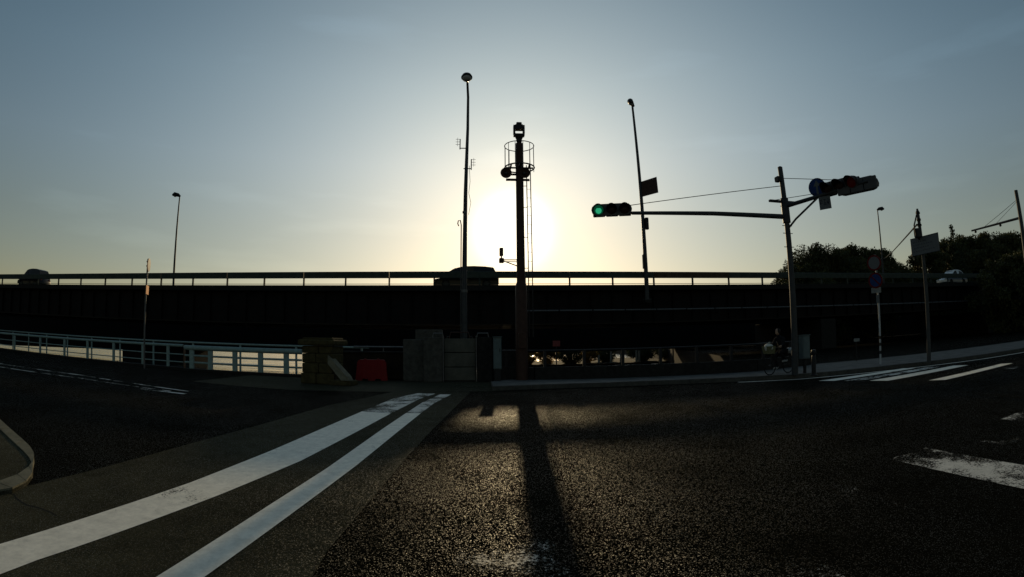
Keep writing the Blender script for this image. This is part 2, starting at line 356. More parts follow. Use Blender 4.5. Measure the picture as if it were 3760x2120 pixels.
# crosswalk over our own road (nearest stripes nearly worn away)
for x0, m_, y1 in ((-.15, P_GHOST, 3.55), (1.35, P_GHOST, 3.7), (2.85, P_GHOST, 3.9), (4.42, P_WORN, 4.08), (5.86, P_GHOST, 4.18), (7.35, P_WORN, 4.3), (8.85, P_WORN, 4.4)):
    yb = -.6 if x0 > 2 else 1.4
    part('crosswalk_stripe', MB().sheet([(x0, yb), (x0+.72, yb), (x0+.72, y1+.03), (x0, y1)], .009), m_, road)
# crosswalk over the side road on the right
for y0, w_, x0, x1, m_ in ((12.14, .46, 10.0, 14.8, P_LINE), (11.43, .44, 10.4, 15.5, P_WORN), (10.65, .56, 10.8, 16.1, P_LINE), (9.9, .5, 11.1, 16.4, P_GHOST), (9.02, .42, 11.55, 16.8, P_LINE), (8.2, .45, 11.8, 17.0, P_GHOST)):
    part('crosswalk_stripe', MB().sheet([(x0, y0+w_/2), (x0+.25, y0-w_/2), (x1, y0-w_/2+.55), (x1-.2, y0+w_/2+.55)], .008), m_, road)
band('edge_line', [(8.1, 14.15), (10.0, 13.42), (14.7, 12.75), (18.8, 12.0), (22.0, 11.72), (34, 10.2)], [(8.1, 14.03), (10.0, 13.3), (14.7, 12.62), (18.8, 11.87), (22.0, 11.58), (34, 10.05)], P_LINE, .0085)
band('edge_line', [(-34, 15.6), (-19.25, 14.4), (-13.5, 13.95), (-10.18, 13.06), (-7.7, 12.32)], [(-34, 15.44), (-19.25, 14.24), (-13.5, 13.8), (-10.18, 12.94), (-7.7, 12.2)], P_WORN)
band('edge_line', [(-34, 14.3), (-17.66, 13.2), (-12.55, 12.98), (-8.1, 12.0)], [(-34, 14.2), (-17.66, 13.08), (-12.55, 12.87), (-8.1, 11.9)], P_WORN)
band('edge_line', [(-9.1, 11.95), (-7.4, 11.72)], [(-9.1, 11.8), (-7.4, 11.55)], P_WORN, .0095)
# open cracks
def crack(pts, wd):
    mb = MB(); L_, R2 = [], []
    for i in range(len(pts)-1):
        for k in range(8):
            t = k/8; x = pts[i][0]*(1-t)+pts[i+1][0]*t; y = pts[i][1]*(1-t)+pts[i+1][1]*t
            j = random.uniform(-.03, .03); ww = wd*random.uniform(.4, 1.2); L_.append((x+j, y+j+ww/2)); R2.append((x+j, y+j-ww/2))
    n = len(L_); mb.add([(x, y, .0055) for x, y in L_+R2], [(i, i+1, n+i+1, n+i) for i in range(n-1)])
    part('crack', mb, mat('crack_filler', (.006, .006, .006), .9, var=.2), road)
crack([(-9.4, 6.2), (-8.41, 8.65), (-7.61, 10.89), (-7.2, 11.5)], .07)
crack([(-4.2, 3.05), (-3.19, 2.9)], .025)
crack([(-1.03, 2.2), (-1.02, 3.21), (-.83, 6.4), (-.68, 8.28), (-.08, 14.6)], .035)
crack([(-4.1, 3.9), (-3.88, 6.24), (-3.28, 11.05), (-2.6, 13.4)], .03)
crack([(2.6, 5.2), (3.9, 7.6), (4.2, 9.4), (5.6, 11.2)], .022)
crack([(6.2, 6.0), (9.6, 7.0), (13.0, 6.6)], .02)
# traffic island with its curved kerb stones
isl_out = [(-13.5, 8.6), (-9.5, 6.55), (-7.34, 5.42), (-5.91, 4.73), (-5.33, 4.44), (-4.9, 4.12), (-4.62, 3.8), (-4.42, 3.42), (-4.36, 3.02), (-4.5, 2.55), (-5.2, 1.5)]
def off(poly, d):
    o = []
    for i, p in enumerate(poly):
        a = Vector(poly[max(i-1, 0)]); b = Vector(poly[min(i+1, len(poly)-1)]); t = (b-a).normalized(); o.append((p[0]-t.y*-d*-1, p[1]+t.x*-d))
    return o
isl_in = off(isl_out, .26)
def resample(poly, step):
    P = [Vector(p) for p in poly]; L_ = [0]
    for i in range(len(P)-1): L_.append(L_[-1]+(P[i+1]-P[i]).length)
    k = max(2, round(L_[-1]/step)); o = []
    for j in range(k+1):
        s_ = L_[-1]*j/k; i = max(i for i in range(len(L_)) if L_[i] <= s_+1e-9); i = min(i, len(P)-2)
        o.append(tuple(P[i].lerp(P[i+1], (s_-L_[i])/(L_[i+1]-L_[i]))))
    return o
for _ in range(3):                                             # round the nose
    q_ = [isl_out[0]]
    for a, b in zip(isl_out[:-1], isl_out[1:]): q_ += [(a[0]*.75+b[0]*.25, a[1]*.75+b[1]*.25), (a[0]*.25+b[0]*.75, a[1]*.25+b[1]*.75)]
    isl_out = q_+[isl_out[-1]]
ro = resample(isl_out, .36); ri = off(ro, .27)
mb = MB().prism(ri+[(-9, 2.2)], -.05, .035)
island = struct('traffic_island', mb, A_PATCH)
for i in range(len(ro)-1):
    a, b, c, d = Vector(ro[i]), Vector(ro[i+1]), Vector(ri[i+1]), Vector(ri[i]); g = .006
    t = (b-a).normalized()*g; t2 = (c-d).normalized()*g
    part('kerb_stone', MB().prism([tuple(a+t), tuple(b-t), tuple(c-t2), tuple(d+t2)], -.05, .05+random.uniform(-.004, .004)), KERB, island)
# pavement on the right with kerb
pk = [(.55, 14.86), (1.32, 15.12), (3.03, 15.3), (5.64, 15.05), (8.17, 14.41), (10.0, 13.72), (12.02, 13.4), (14.71, 13.2), (17.43, 12.6), (22.83, 12.05), (40, 10.8)]
ro = resample(pk, .62)
ri = off(ro, -.17); ri = [(x, y) for x, y in ri]
if ri[5][1] < ro[5][1]: ri = off(ro, .17)
back = [(40, 15.5), (22, 17.0), (14, 17.6), (10.4, 16.7), (2.1, 17.7), (1.4, 17.9), (.6, 17.0)]
pav = struct('pavement', MB().prism(ri+back, -.03, .118), mat('pavement_concrete', (.105, .098, .09), .85, var=.3, scale=2, bump=.3))
for i in range(len(ro)-1):
    a, b, c, d = Vector(ro[i]), Vector(ro[i+1]), Vector(ri[i+1]), Vector(ri[i]); t = (b-a).normalized()*.005
    part('kerb_stone', MB().prism([tuple(a+t), tuple(b-t), tuple(c-t), tuple(d+t)], -.03, .135+random.uniform(-.004, .004)), CONC, pav)
# water
wm = bpy.data.materials.new('river_water'); wm.use_nodes = True; t = wm.node_tree; b = t.nodes['Principled BSDF']
b.inputs['Base Color'].default_value = (.02, .03, .03, 1); b.inputs['Roughness'].default_value = .12; b.inputs['IOR'].default_value = 1.33
g = t.nodes.new('ShaderNodeNewGeometry'); mpn = t.nodes.new('ShaderNodeMapping'); mpn.inputs['Scale'].default_value = (.8, 1.6, 1)
t.links.new(g.outputs['Position'], mpn.inputs[0])
n1 = t.nodes.new('ShaderNodeTexNoise'); n1.inputs['Scale'].default_value = 1.1; n1.inputs['Detail'].default_value = 5; n1.inputs['Roughness'].default_value = .6; t.links.new(mpn.outputs[0], n1.inputs['Vector'])
n0 = t.nodes.new('ShaderNodeTexNoise'); n0.inputs['Scale'].default_value = .16; n0.inputs['Detail'].default_value = 3; t.links.new(mpn.outputs[0], n0.inputs['Vector'])
bp0 = t.nodes.new('ShaderNodeBump'); bp0.inputs['Strength'].default_value = .6; bp0.inputs['Distance'].default_value = 1.2; t.links.new(n0.outputs['Fac'], bp0.inputs['Height'])
bp = t.nodes.new('ShaderNodeBump'); bp.inputs['Strength'].default_value = .45; bp.inputs['Distance'].default_value = .25; t.links.new(bp0.outputs[0], bp.inputs['Normal']); t.links.new(n1.outputs['Fac'], bp.inputs['Height']); t.links.new(bp.outputs[0], b.inputs['Normal'])
struct('water', MB().sheet([(-6000, -3000), (6000, -3000), (6000, 9000), (-6000, 9000)], -2.0), wm)
# low far shore
mb = MB(); vs_ = []; fs = []; K_ = 90
for i in range(K_+1):
    x = -2600+5200*i/K_; h = 9+6*math.sin(i*.7)+5*math.sin(i*1.9+1)+random.uniform(0, 3)
    vs_ += [(x, 1500, -2.2), (x, 1560, h), (x, 1750, -2.2)]
for i in range(K_): fs += [(i*3, i*3+3, i*3+4, i*3+1), (i*3+1, i*3+4, i*3+5, i*3+2)]
struct('far_shore', mb.add(vs_, fs), HILL)
# low bank beyond the bridges
bank = [(-1.5, 71.2), (3.0, 70.4), (7, 68), (14, 67.5), (29, 67.5), (40, 67.5), (40, 92), (20, 84), (9, 80), (4.5, 75), (-1, 74)]
struct('river_bank', MB().prism(bank, -3, -1.75), SOIL)

# ================================================================== VIADUCT
VY, VW = 35.2, 12.0
S = 3.2; X0 = -5.89
def vz(x): return .000125*x*x                                  # gentle sag of the deck towards the crossing
DECK, BB, BT = 5.46, 5.92, 6.38
via = thing('viaduct', 'dark steel girder road viaduct with a solid parapet rail running across the whole view', 'bridge', (0, VY, 0))
NX = range(-22, 26)
def post_x(i): return X0+S*i
xs = [post_x(i) for i in NX]
def long_part(name, y0, y1, z0, z1, m_, x_a=xs[0]-2, x_b=xs[-1]+2, k=40):
    mb = MB(); vs_ = []; fs = []
    for i in range(k+1):
        x = x_a+(x_b-x_a)*i/k; o = vz(x); vs_ += [(x, y0, z0+o), (x, y1, z0+o), (x, y1, z1+o), (x, y0, z1+o)]
    for i in range(k):
        a = i*4
        for j in range(4): fs.append((a+j, a+(j+1) % 4, a+4+(j+1) % 4, a+4+j))
    fs += [(0, 1, 2, 3), (k*4+3, k*4+2, k*4+1, k*4)]
    return part(name, mb.add(vs_, fs), m_, via)
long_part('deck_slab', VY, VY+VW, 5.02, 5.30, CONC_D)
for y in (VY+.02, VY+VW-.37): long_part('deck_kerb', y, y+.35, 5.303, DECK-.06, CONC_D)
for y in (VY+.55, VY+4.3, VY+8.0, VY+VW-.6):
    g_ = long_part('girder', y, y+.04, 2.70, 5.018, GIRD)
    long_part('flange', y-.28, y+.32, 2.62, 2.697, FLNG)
sm = MB().box((-.012, -.2, -1.12), (.012, 0, 1.12)).mesh('stiffener', GIRD)
for i, x in enumerate(xs):
    for dx in (0, S/2):
        o = obj('stiffener', sm, via, (x+dx, .55, 3.86+vz(x+dx)))
# parapet: posts, wide rail beams in two-bay lengths, thin lower rail (both sides)
pm = MB().box((-.055, -.06, 5.395), (.055, .06, 5.925)).mesh('parapet_post', RAILP)
for yy in (.17, VW-.17):
    for x in xs: obj('parapet_post', pm, via, (x, yy, vz(x)))
    for j, i in enumerate(range(0, len(xs)-2, 2)):
        xa, xb = xs[i]+.012, xs[i+2]-.012; mb = MB()
        sec = [(-.10, BB), (.10, BB), (.10, BT-.05), (.05, BT), (-.06, BT), (-.10, BT-.04)]
        vs_ = []
        for x in (xa, xb): vs_ += [(x, VY+yy+a, z+vz(x)) for a, z in sec]
        k = len(sec); fs = [tuple(range(k)), tuple(range(2*k-1, k-1, -1))]+[(q, (q+1) % k, k+(q+1) % k, k+q) for q in range(k)]
        m_ = RUST if (yy < 1 and j == 14) else RAILP
        bo = part('rail_beam', mb.add(vs_, fs), m_, via)
        if m_ is RUST: bo['label'] = 'rust stained brown length of parapet rail'
    mb = MB(); mb.tube([(x, VY+yy, 5.50+vz(x)) for x in xs], .022, 6); part('lower_rail', mb, RAILP, via)
for px_ in (-70, 30, 58):
    mb = MB().box((px_-.9, VY+.3, -3.4), (px_+.9, VY+VW-.3, 2.55), bev=.08); part('pier', mb, CONC_D, via)
# conduit along the girder face, right of the tower
pipe = thing('conduit_pipe', 'thin pale jointed utility pipe fixed along the face of the dark viaduct girder', 'pipe', (3.7, VY, 3.6))
pa, pb = 3.7, 62.0; k = int((pb-pa)/2.4)
for i in range(k):
    xa, xb = pa+(pb-pa)*i/k, pa+(pb-pa)*(i+1)/k-.12
    part('pipe_length', MB().tube([(xa, VY-.06, 3.58+.4*vz(xa)), (xb, VY-.06, 3.58+.4*vz(xb))], .065, 8), GALV, pipe, True)
    part('pipe_coupling', MB().tube([(xb-.01, VY-.06, 3.58+.4*vz(xb)), (xb+.13, VY-.06, 3.58+.4*vz(xb))], .05, 8).box((xb+.04, VY-.06, 3.55+.4*vz(xb)), (xb+.08, VY+.56, 3.6+.4*vz(xb))), BLACKP, pipe)
# older low bridge behind
low = thing('low_girder_bridge', 'older black low girder bridge standing behind the viaduct just above the water', 'bridge', (0, 58, -2))
def lowz(x): return .16+.006*min(0, x-6)+.02*min(0, x+28)
def lowpart(name, y0, y1, za, zb, m_, rel=True):
    mb = MB(); vs_ = []; fs = []; k = 24
    for i in range(k+1):
        x = -95+190*i/k; o = lowz(x) if rel else 0; vs_ += [(x, y0, za+o), (x, y1, za+o), (x, y1, zb), (x, y0, zb)]
    for i in range(k):
        a = i*4
        for j in range(4): fs.append((a+j, a+(j+1) % 4, a+4+(j+1) % 4, a+4+j))
    fs += [(0, 1, 2, 3), (k*4+3, k*4+2, k*4+1, k*4)]
    return part(name, mb.add(vs_, fs), m_, low)
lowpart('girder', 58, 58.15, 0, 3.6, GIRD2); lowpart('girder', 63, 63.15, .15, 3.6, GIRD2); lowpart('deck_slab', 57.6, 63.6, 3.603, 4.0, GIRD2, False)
for xa, xb in ((-48, -36), (26, 34), (52, 60)): part('pier', MB().box((xa, 58.2, -3.4), (xb, 62.9, .1), bev=.1), CONC_D, low)

# ================================================================== RAILINGS
ra0, ra1 = G(655, 1358), G(8, 1285); rb0, rb1 = G(1093, 1383), G(664, 1359)
rail = thing('bridge_railing', 'slim pale teal tube railing along the river edge, with narrow posts', 'railing', tuple(ra0))
dirA = Vector((-32-(-14.0), 24.05-20.95, 0)).normalized()
A0 = Vector((-13.4, 20.62, 0)); posts = [0, 1.0, 3.1, 6.1, 8.6, 11.6, 15.2, 19.4, 24, 29, 34, 39]
dA = Vector((-31.17+13.95, 23.46-20.5, 0)).normalized(); A0 = Vector((-13.3, 20.42, 0))
def on(p0, d, s_, z): q = p0+d*s_; return Vector((q.x, q.y, z))
part('kerb_beam', MB().prism([(A0.x+.3, A0.y-.2), (A0.x+.3, A0.y+.25), tuple(on(A0, dA, 46, 0)+Vector((.03, .25, 0)))[:2], tuple(on(A0, dA, 46, 0)+Vector((-.03, -.2, 0)))[:2]], -.1, .10), CONC_D, rail)
for k, (z, r) in enumerate(((1.07, .062), (.68, .024), (.34, .024))):
    part('top_rail' if k == 0 else 'rail_bar', MB().tube([on(A0, dA, s_, z) for s_ in (-.25, 12, 24, 44)], r, 12), TEAL, rail, True)
for s_ in (.75, 2.55, 4.9, 7.3, 9.7, 12.6, 16.2, 20.4, 24.4, 28.4, 32.4, 36.4, 40.4):
    q = on(A0, dA, s_, 0); part('post', MB().box((q.x-.07, q.y-.05, .09), (q.x+.07, q.y+.05, 1.04), bev=.02), TEAL, rail)
q = on(A0, dA, -.35, 0); part('end_post', MB().box((q.x-.04, q.y-.04, .08), (q.x+.04, q.y+.04, 1.1)), mat('rusty_steel', (.12, .075, .05), .8, var=.4), rail)
rail2 = thing('bridge_railing', 'heavy pale teal railing with thick top rail and broad posts ending at the stone pillar', 'railing', (-7.74, 19.77, 0))
dB = Vector((-12.6+6.95, 20.17-19.72, 0)).normalized(); B0 = Vector((-6.9, 19.72, 0))
part('kerb_beam', MB().prism([(B0.x, B0.y-.2), (B0.x, B0.y+.25), tuple(on(B0, dB, 6.0, 0)+Vector((0, .25, 0)))[:2], tuple(on(B0, dB, 6.0, 0)+Vector((0, -.2, 0)))[:2]], -.1, .09), CONC_D, rail2)
part('top_rail', MB().tube([on(B0, dB, 0, 1.0), on(B0, dB, 5.95, 1.0)], .11, 14), TEAL, rail2, True)
for z in (.66, .36): part('rail_bar', MB().tube([on(B0, dB, 0, z), on(B0, dB, 5.95, z)], .045, 10), TEAL, rail2, True)
for s_ in (.7, 1.92, 3.2, 4.5, 5.55):
    q = on(B0, dB, s_, 0); part('post', MB().box((q.x-.115, q.y-.06, .08), (q.x+.115, q.y+.06, .95), bev=.03), TEAL, rail2)
rail3 = thing('river_ledge_railing', 'far thin teal pipe railing on tall posts over the water behind the nearer railings', 'railing', (-6, 25.3, -2))
dC = Vector((-1, .25, 0)).normalized(); C0 = Vector((-5.2, 25.1, 0))
part('top_rail', MB().tube([on(C0, dC, 0, 1.15), on(C0, dC, 62, 1.15)], .055, 10), TEAL, rail3, True)
part('ledge_beam', MB().tube([on(C0, dC, 0, -1.3), on(C0, dC, 62, -1.3)], .2, 6), CONC_D, rail3)
for i in range(16):
    q = on(C0, dC, .4+4.0*i, 0); part('post', MB().box((q.x-.05, q.y-.04, -3.0), (q.x+.05, q.y+.04, 1.12)), TEAL, rail3)

# ================================================================== STONE PILLAR, BARRIER, WALL, FLOOD GATE
pl = thing('stone_bridge_pillar', 'squat brown stone bridge-end pillar with broad cap and sloping wing stone', 'pillar', (-5.15, 16.9, 0))
Mz = Matrix.Translation((-5.15, 16.95, 0)) @ Matrix.Rotation(R_(-12), 4, 'Z')
zz = [0.0, .36, .70, 1.02, 1.28]
for i in range(4):
    hw = .60 if i else .66
    e = .008
    part('stone_block', MB().box((-hw, -.42, zz[i]+e), (-.05+.1*(i % 2)-.006, .42, zz[i+1]), Mz, bev=.03), STONE, pl)
    part('stone_block', MB().box((-.05+.1*(i % 2)+.006, -.42, zz[i]+e), (hw, .42, zz[i+1]), Mz, bev=.03), STONE, pl)
part('cap', MB().box((-.72, -.54, 1.29), (.72, .54, 1.50), Mz, bev=.05).box((-.6, -.42, 1.495), (.6, .42, 1.56), Mz, bev=.03), STONE, pl)
mb = MB(); vs_ = [(.46, -.5, .98), (.46, -.5, .70), (1.02, -.62, .18), (1.3, -.62, .18), (1.22, -.62, .32)]
vs2 = [(x, y+.34, z) for x, y, z in vs_]; k = 5
mb.add(vs_+vs2, [tuple(range(k)), tuple(range(2*k-1, k-1, -1))]+[(i, (i+1) % k, k+(i+1) % k, k+i) for i in range(k)], Mz); part('wing_stone', mb, KERB, pl)
part('base_stone', MB().box((.55, -.6, 0), (1.35, .0, .17), Mz, bev=.03), STONE, pl)

bx_, by_ = (G(1366, 1397).x, G(1366, 1397).y)
bar = thing('water_barrier', 'red plastic water-filled road barrier standing on the ground in front of the low wall', 'barrier', (bx_, by_, 0))
mb = MB(); prof = [(-.60, .0), (-.60, .12), (-.57, .3), (-.545, .66), (-.50, .74), (-.44, .775), (.44, .775), (.50, .74), (.545, .66), (.57, .3), (.60, .12), (.60, 0), (.36, 0), (.34, .07), (.14, .07), (.12, 0), (-.12, 0), (-.14, .07), (-.34, .07), (-.36, 0)]
def slab(prof, yb, M, scale_top=.5, th=.24):
    vs_ = []; k = len(prof)
    for sg in (-1, 1):
        for x, z in prof: vs_.append((x, sg*(th-(th*scale_top)*(z/.775)), z))
    return vs_, [tuple(range(k)), tuple(range(2*k-1, k-1, -1))]+[(i, (i+1) % k, k+(i+1) % k, k+i) for i in range(k)]
Mb = Matrix.Translation((bx_, by_, 0)) @ Matrix.Rotation(R_(6), 4, 'Z')
v_, f_2 = slab(prof, 0, Mb); part('body', MB().add(v_, f_2, Mb), RED, bar, True)
for sx in (-.25, .25): part('filler_cap', MB().lathe([(.05, .77), (.05, .80), (.03, .81)], 10, Mb @ Matrix.Translation((sx, 0, 0))), RED, bar)
part('panel_rib', MB().box((-.36, -.185, .22), (.36, -.15, .30), Mb, bev=.01), RED, bar); part('panel_rib', MB().box((-.36, -.165, .45), (.36, -.13, .53), Mb, bev=.01), RED, bar)

wl = thing('low_wall', 'low dark concrete wall with a pipe handrail between the stone pillar and flood gate', 'wall', (-3.1, 19.7, 0))
part('wall_body', MB().box((-6.3, 19.55, 0), (-2.1, 19.85, 1.0), bev=.02), mat('stained_wall', (.014, .010, .006), .9, var=.4, scale=3, bump=.4), wl)
part('coping', MB().box((-6.35, 19.5, 1.004), (-2.1, 19.9, 1.07), bev=.015), CONC_D, wl)
part('handrail', MB().tube([(-4.7, 19.7, 1.24), (-2.55, 19.7, 1.24)], .035, 8).tube([(-2.6, 19.7, 1.24), (-2.55, 19.7, 1.34)], .03, 8), GALV, wl, True)
for x in (-4.4, -3.5, -2.6): part('handrail_post', MB().tube([(x, 19.7, 1.06), (x, 19.7, 1.235)], .022, 8), GALV, wl)

gt = thing('flood_gate', 'concrete flood gate with three grey stop boards slotted between two piers', 'gate', (-.5, 18.5, 0))
GY = 18.5
gl, gr = atY(1630, 1320, GY).x, atY(1746, 1320, GY).x
zc = [0.03, .53, 1.06, 1.585]
for i in range(3): part('stop_board', MB().box((gl+.01, GY, zc[i]+.012), (gr-.01, GY+.14, zc[i+1]-.012), bev=.012), mat('stop_board_concrete', (.075, .073, .06), .85, var=.25, scale=2.5, bump=.3), gt)
xl = atY(1557, 1320, GY).x; xr = atY(1806, 1320, GY).x
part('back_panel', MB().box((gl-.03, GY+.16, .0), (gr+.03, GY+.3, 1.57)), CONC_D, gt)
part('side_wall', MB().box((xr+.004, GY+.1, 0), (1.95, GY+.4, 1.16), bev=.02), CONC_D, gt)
part('sill', MB().box((gl-.02, GY-.06, -.02), (gr+.02, GY+.3, .03)), CONC_D, gt)
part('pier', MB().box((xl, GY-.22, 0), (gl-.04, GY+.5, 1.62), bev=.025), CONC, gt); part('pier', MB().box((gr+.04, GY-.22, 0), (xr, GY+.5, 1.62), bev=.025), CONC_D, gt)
xs1 = atY(1482, 1320, GY+.3).x
part('wing_wall', MB().box((xs1, GY+.1, 0), (xl-.004, GY+.7, 1.55), bev=.03), CONC, gt)
part('upper_wall', MB().box((atY(1528, 1220, GY+1.1).x, GY+.75, 0), (gl-.1, GY+1.25, 1.92), bev=.03), CONC, gt)
for x in (gl-.03, gr+.01): part('guide_rail', MB().box((x, GY-.24, .02), (x+.03, GY-.04, 1.66)), GALV, gt)
for x0, x1 in ((gl-.40, gl-.02), (gr+.06, gr+.48)):
    part('lifting_frame', MB().tube([(x0, GY, 1.62), (x0+.02, GY, 1.76), (x1-.02, GY, 1.76), (x1, GY, 1.62)], .022, 8), GALV, gt)
xm = (gl+gr)/2
part('lifting_hook', MB().tube([(xm-.38, GY+.07, 1.58), (xm-.32, GY+.07, 1.80), (xm+.32, GY+.07, 1.80), (xm+.38, GY+.07, 1.58)], .02, 8), BROWN_GLARE, gt)
for sx in (-.42, .42): part('lifting_eye', MB().tube([(xm+sx-.04, GY+.07, 1.57), (xm+sx-.04, GY+.07, 1.65), (xm+sx+.04, GY+.07, 1.65), (xm+sx+.04, GY+.07, 1.57)], .012, 6), GALV, gt)

wb = G(1828, 1412)
cab = thing('control_box', 'tall narrow pale grey control box on a plinth right of the flood gate', 'box', (wb.x, wb.y, 0))
part('cabinet', MB().box((wb.x-.145, wb.y-.1, .52), (wb.x+.135, wb.y+.14, 1.60), bev=.02), PALEB, cab)
part('door', MB().box((wb.x-.12, wb.y-.114, .56), (wb.x+.11, wb.y-.102, 1.55), bev=.004), PALEB, cab)
part('plinth', MB().box((wb.x-.11, wb.y-.06, 0), (wb.x+.10, wb.y+.1, .52)), BLACKP, cab)
part('rain_hood', MB().box((wb.x-.16, wb.y-.14, 1.602), (wb.x+.15, wb.y+.16, 1.625)), PALEB, cab)
part('handle', MB().box((wb.x+.06, wb.y-.13, 1.1), (wb.x+.08, wb.y-.112, 1.22)), BLACKP, cab)

# low wall with fence behind the right pavement
lw = thing('quay_wall', 'low black quay wall topped by a thin post-and-rail fence behind the right pavement', 'wall', (6, 17.2, 0))
qw = [(1.05, 18.1), (2.15, 17.5), (10.3, 16.55), (13.6, 17.5)]
for a, b in zip(qw[:-1], qw[1:]):
    a, b = Vector((*a, 0)), Vector((*b, 0)); d = (b-a).normalized(); nrm_ = Vector((-d.y, d.x, 0))*.12
    part('wall_body', MB().prism([tuple(a-nrm_)[:2], tuple(b-nrm_)[:2], tuple(b+nrm_)[:2], tuple(a+nrm_)[:2]], 0, .55), CONC_D, lw)
    part('fence_rail', MB().tube([a+Vector((0, 0, 1.12)), b+Vector((0, 0, 1.12))], .03, 8), BLACKP, lw)
    Ln = (b-a).length; k = max(2, int(Ln/1.25))
    for i in range(k): q = a+d*(Ln*(i+.25)/k); part('fence_post', MB().box((q.x-.05, q.y-.05, .55), (q.x+.05, q.y+.05, 1.13)), BLACKP, lw)
q = atY(2043, 1262, 17.4)
nb = thing('notice_plate', 'small dull red notice plate fixed above the quay wall fence', 'sign', (q.x, q.y, .55))
part('plate', MB().box((q.x-.13, q.y-.02, q.z-.1), (q.x+.13, q.y, q.z+.1)), mat('dull_red_plate', (.12, .03, .03), .6, var=.2), nb)
part('stem', MB().tube([(q.x, q.y+.02, .55), (q.x, q.y+.02, q.z+.08)], .02, 8), BLACKP, nb)

# ================================================================== STREET LAMP BY THE GATE
def vertical(px, y, base_r, zt):                               # helper: point on the vertical through pixel
    return None
lb = atY(1706, 1200, 19.9); LX, LY = lb.x, lb.y
lamp = thing('street_lamp', 'tall curved street lamp with round dome head and two aerials behind the flood gate', 'street lamp', (LX, LY, 0))
zt = up(Vector((LX, LY, 0)), 1716, 310).z
part('pole', MB().tube([(LX, LY, 0), (LX, LY, 4), (LX+.02, LY, 7.5), (LX+.07, LY-.05, zt-2.2), (LX+.06, LY-.25, zt-.8), (LX+.02, LY-.6, zt-.25), (LX-.01, LY-1.0, zt-.12)], [.115, .10, .08, .062, .055, .05, .045], 14), GREYP, lamp, True)
hc = atY(1714, 284, LY-1.25)
Mh = Matrix.Translation(hc) @ Matrix.Rotation(R_(-14), 4, 'X')
part('lamp_head', MB().lathe([(.02, .17), (.10, .16), (.19, .10), (.235, .0), (.235, -.03), (.20, -.06)], 22, Mh), BLACKP, lamp, True)
part('lamp_glass', MB().lathe([(.195, -.058), (.17, -.13), (.10, -.19), (.03, -.21)], 20, Mh), LAMPL, lamp, True)
part('neck', MB().tube([(LX-.01, LY-.98, zt-.12), hc+Vector((0, 0, -.02))], .05, 10), BLACKP, lamp)
for side, py in ((-1, 545), (1, 620)):
    z = atY(1712, py, LY).z; ex = LX+side*.24
    a = part('aerial', MB().tube([(LX-side*.08, LY, z), (ex, LY, z)], .022, 8).tube([(ex, LY, z-.05), (ex, LY, z+.42)], .022, 8), GALV, lamp)
    for dz in (.12, .24, .36): part('element', MB().tube([(ex-.02, LY-.12, z+dz), (ex+side*.18, LY-.12, z+dz)], .008, 6).tube([(ex, LY-.13, z+dz), (ex, LY, z+dz)], .01, 6).tube([(ex+side*.1, LY-.12, z+dz-.07), (ex+side*.1, LY-.12, z+dz+.07)], .008, 6), GALV, a)
ax = LX-.14; z1 = atY(1703, 820, LY).z
part('cable_riser', MB().tube([(ax, LY-.08, .3), (ax, LY-.08, z1-.1), (ax-.04, LY-.08, z1+.1), (ax-.12, LY-.08, z1+.08), (ax-.14, LY-.08, z1-.04), (ax-.1, LY-.08, z1-.14)], .022, 8), GREYP, lamp, True)
part('band', MB().tube([(LX, LY, 3.4), (LX, LY, 3.5)], .118, 14), GALV, lamp); part('band', MB().tube([(LX, LY, 6.6), (LX, LY, 6.68)], .1, 14), GALV, lamp)
part('hanging_cable', MB().tube([(LX+.16, LY-.1, z+.1), (LX+.2, LY-.12, z-.6), (LX+.15, LY-.12, z-1.1), (LX+.24, LY-.12, z-1.5), (LX+.15, LY-.1, z-2.0)], .01, 6), BLACKP, lamp)

# ================================================================== CAMERA / LOUDSPEAKER TOWER
tb = G(1917, 1408); TX, TY = tb.x, tb.y
tw = thing('warning_tower', 'glare-browned steel mast with round railed platform, twin dish loudspeakers and ladder beside the sun', 'tower', (TX, TY, 0))
def TZ(px, py): return atY(px, py, TY)
ztop = TZ(1897, 528).z
part('mast', MB().tube([(TX, TY, 3.5), (TX, TY, ztop)], [.15, .135], 18), BROWN_GLARE, tw, True)
part('mast_base', MB().tube([(TX, TY, 0), (TX, TY, 3.35), (TX, TY, 3.52)], [.215, .205, .15], 18), BROWN_GLARE, tw, True)
part('base_plate', MB().tube([(TX, TY, 0), (TX, TY, .04)], .38, 16), GALV, tw)
# head: a yoke carrying a camera box, open in the middle
zh0, zh1 = TZ(1897, 528).z, TZ(1893, 452).z; Hh = zh1-zh0
def hz(t): return zh0+Hh*t
part('head_neck', MB().lathe([(.06, hz(0)), (.10, hz(.08)), (.11, hz(.2)), (.17, hz(.36))], 14, Matrix.Translation((TX, TY, 0))), BLACKP, tw)
hd = part('camera_head', MB().box((TX-.21, TY-.1, hz(.34)), (TX+.21, TY+.1, hz(.46)), bev=.02).box((TX-.21, TY-.1, hz(.46)), (TX-.14, TY+.1, hz(.86))).box((TX+.14, TY-.1, hz(.46)), (TX+.21, TY+.1, hz(.86))).box((TX-.138, TY-.12, hz(.66)), (TX+.138, TY+.12, hz(.88))), BLACKP, tw)
part('camera_cap', MB().box((TX-.11, TY-.12, hz(.88)+.002), (TX+.11, TY+.12, hz(1.0)), bev=.03), BLACKP, hd)
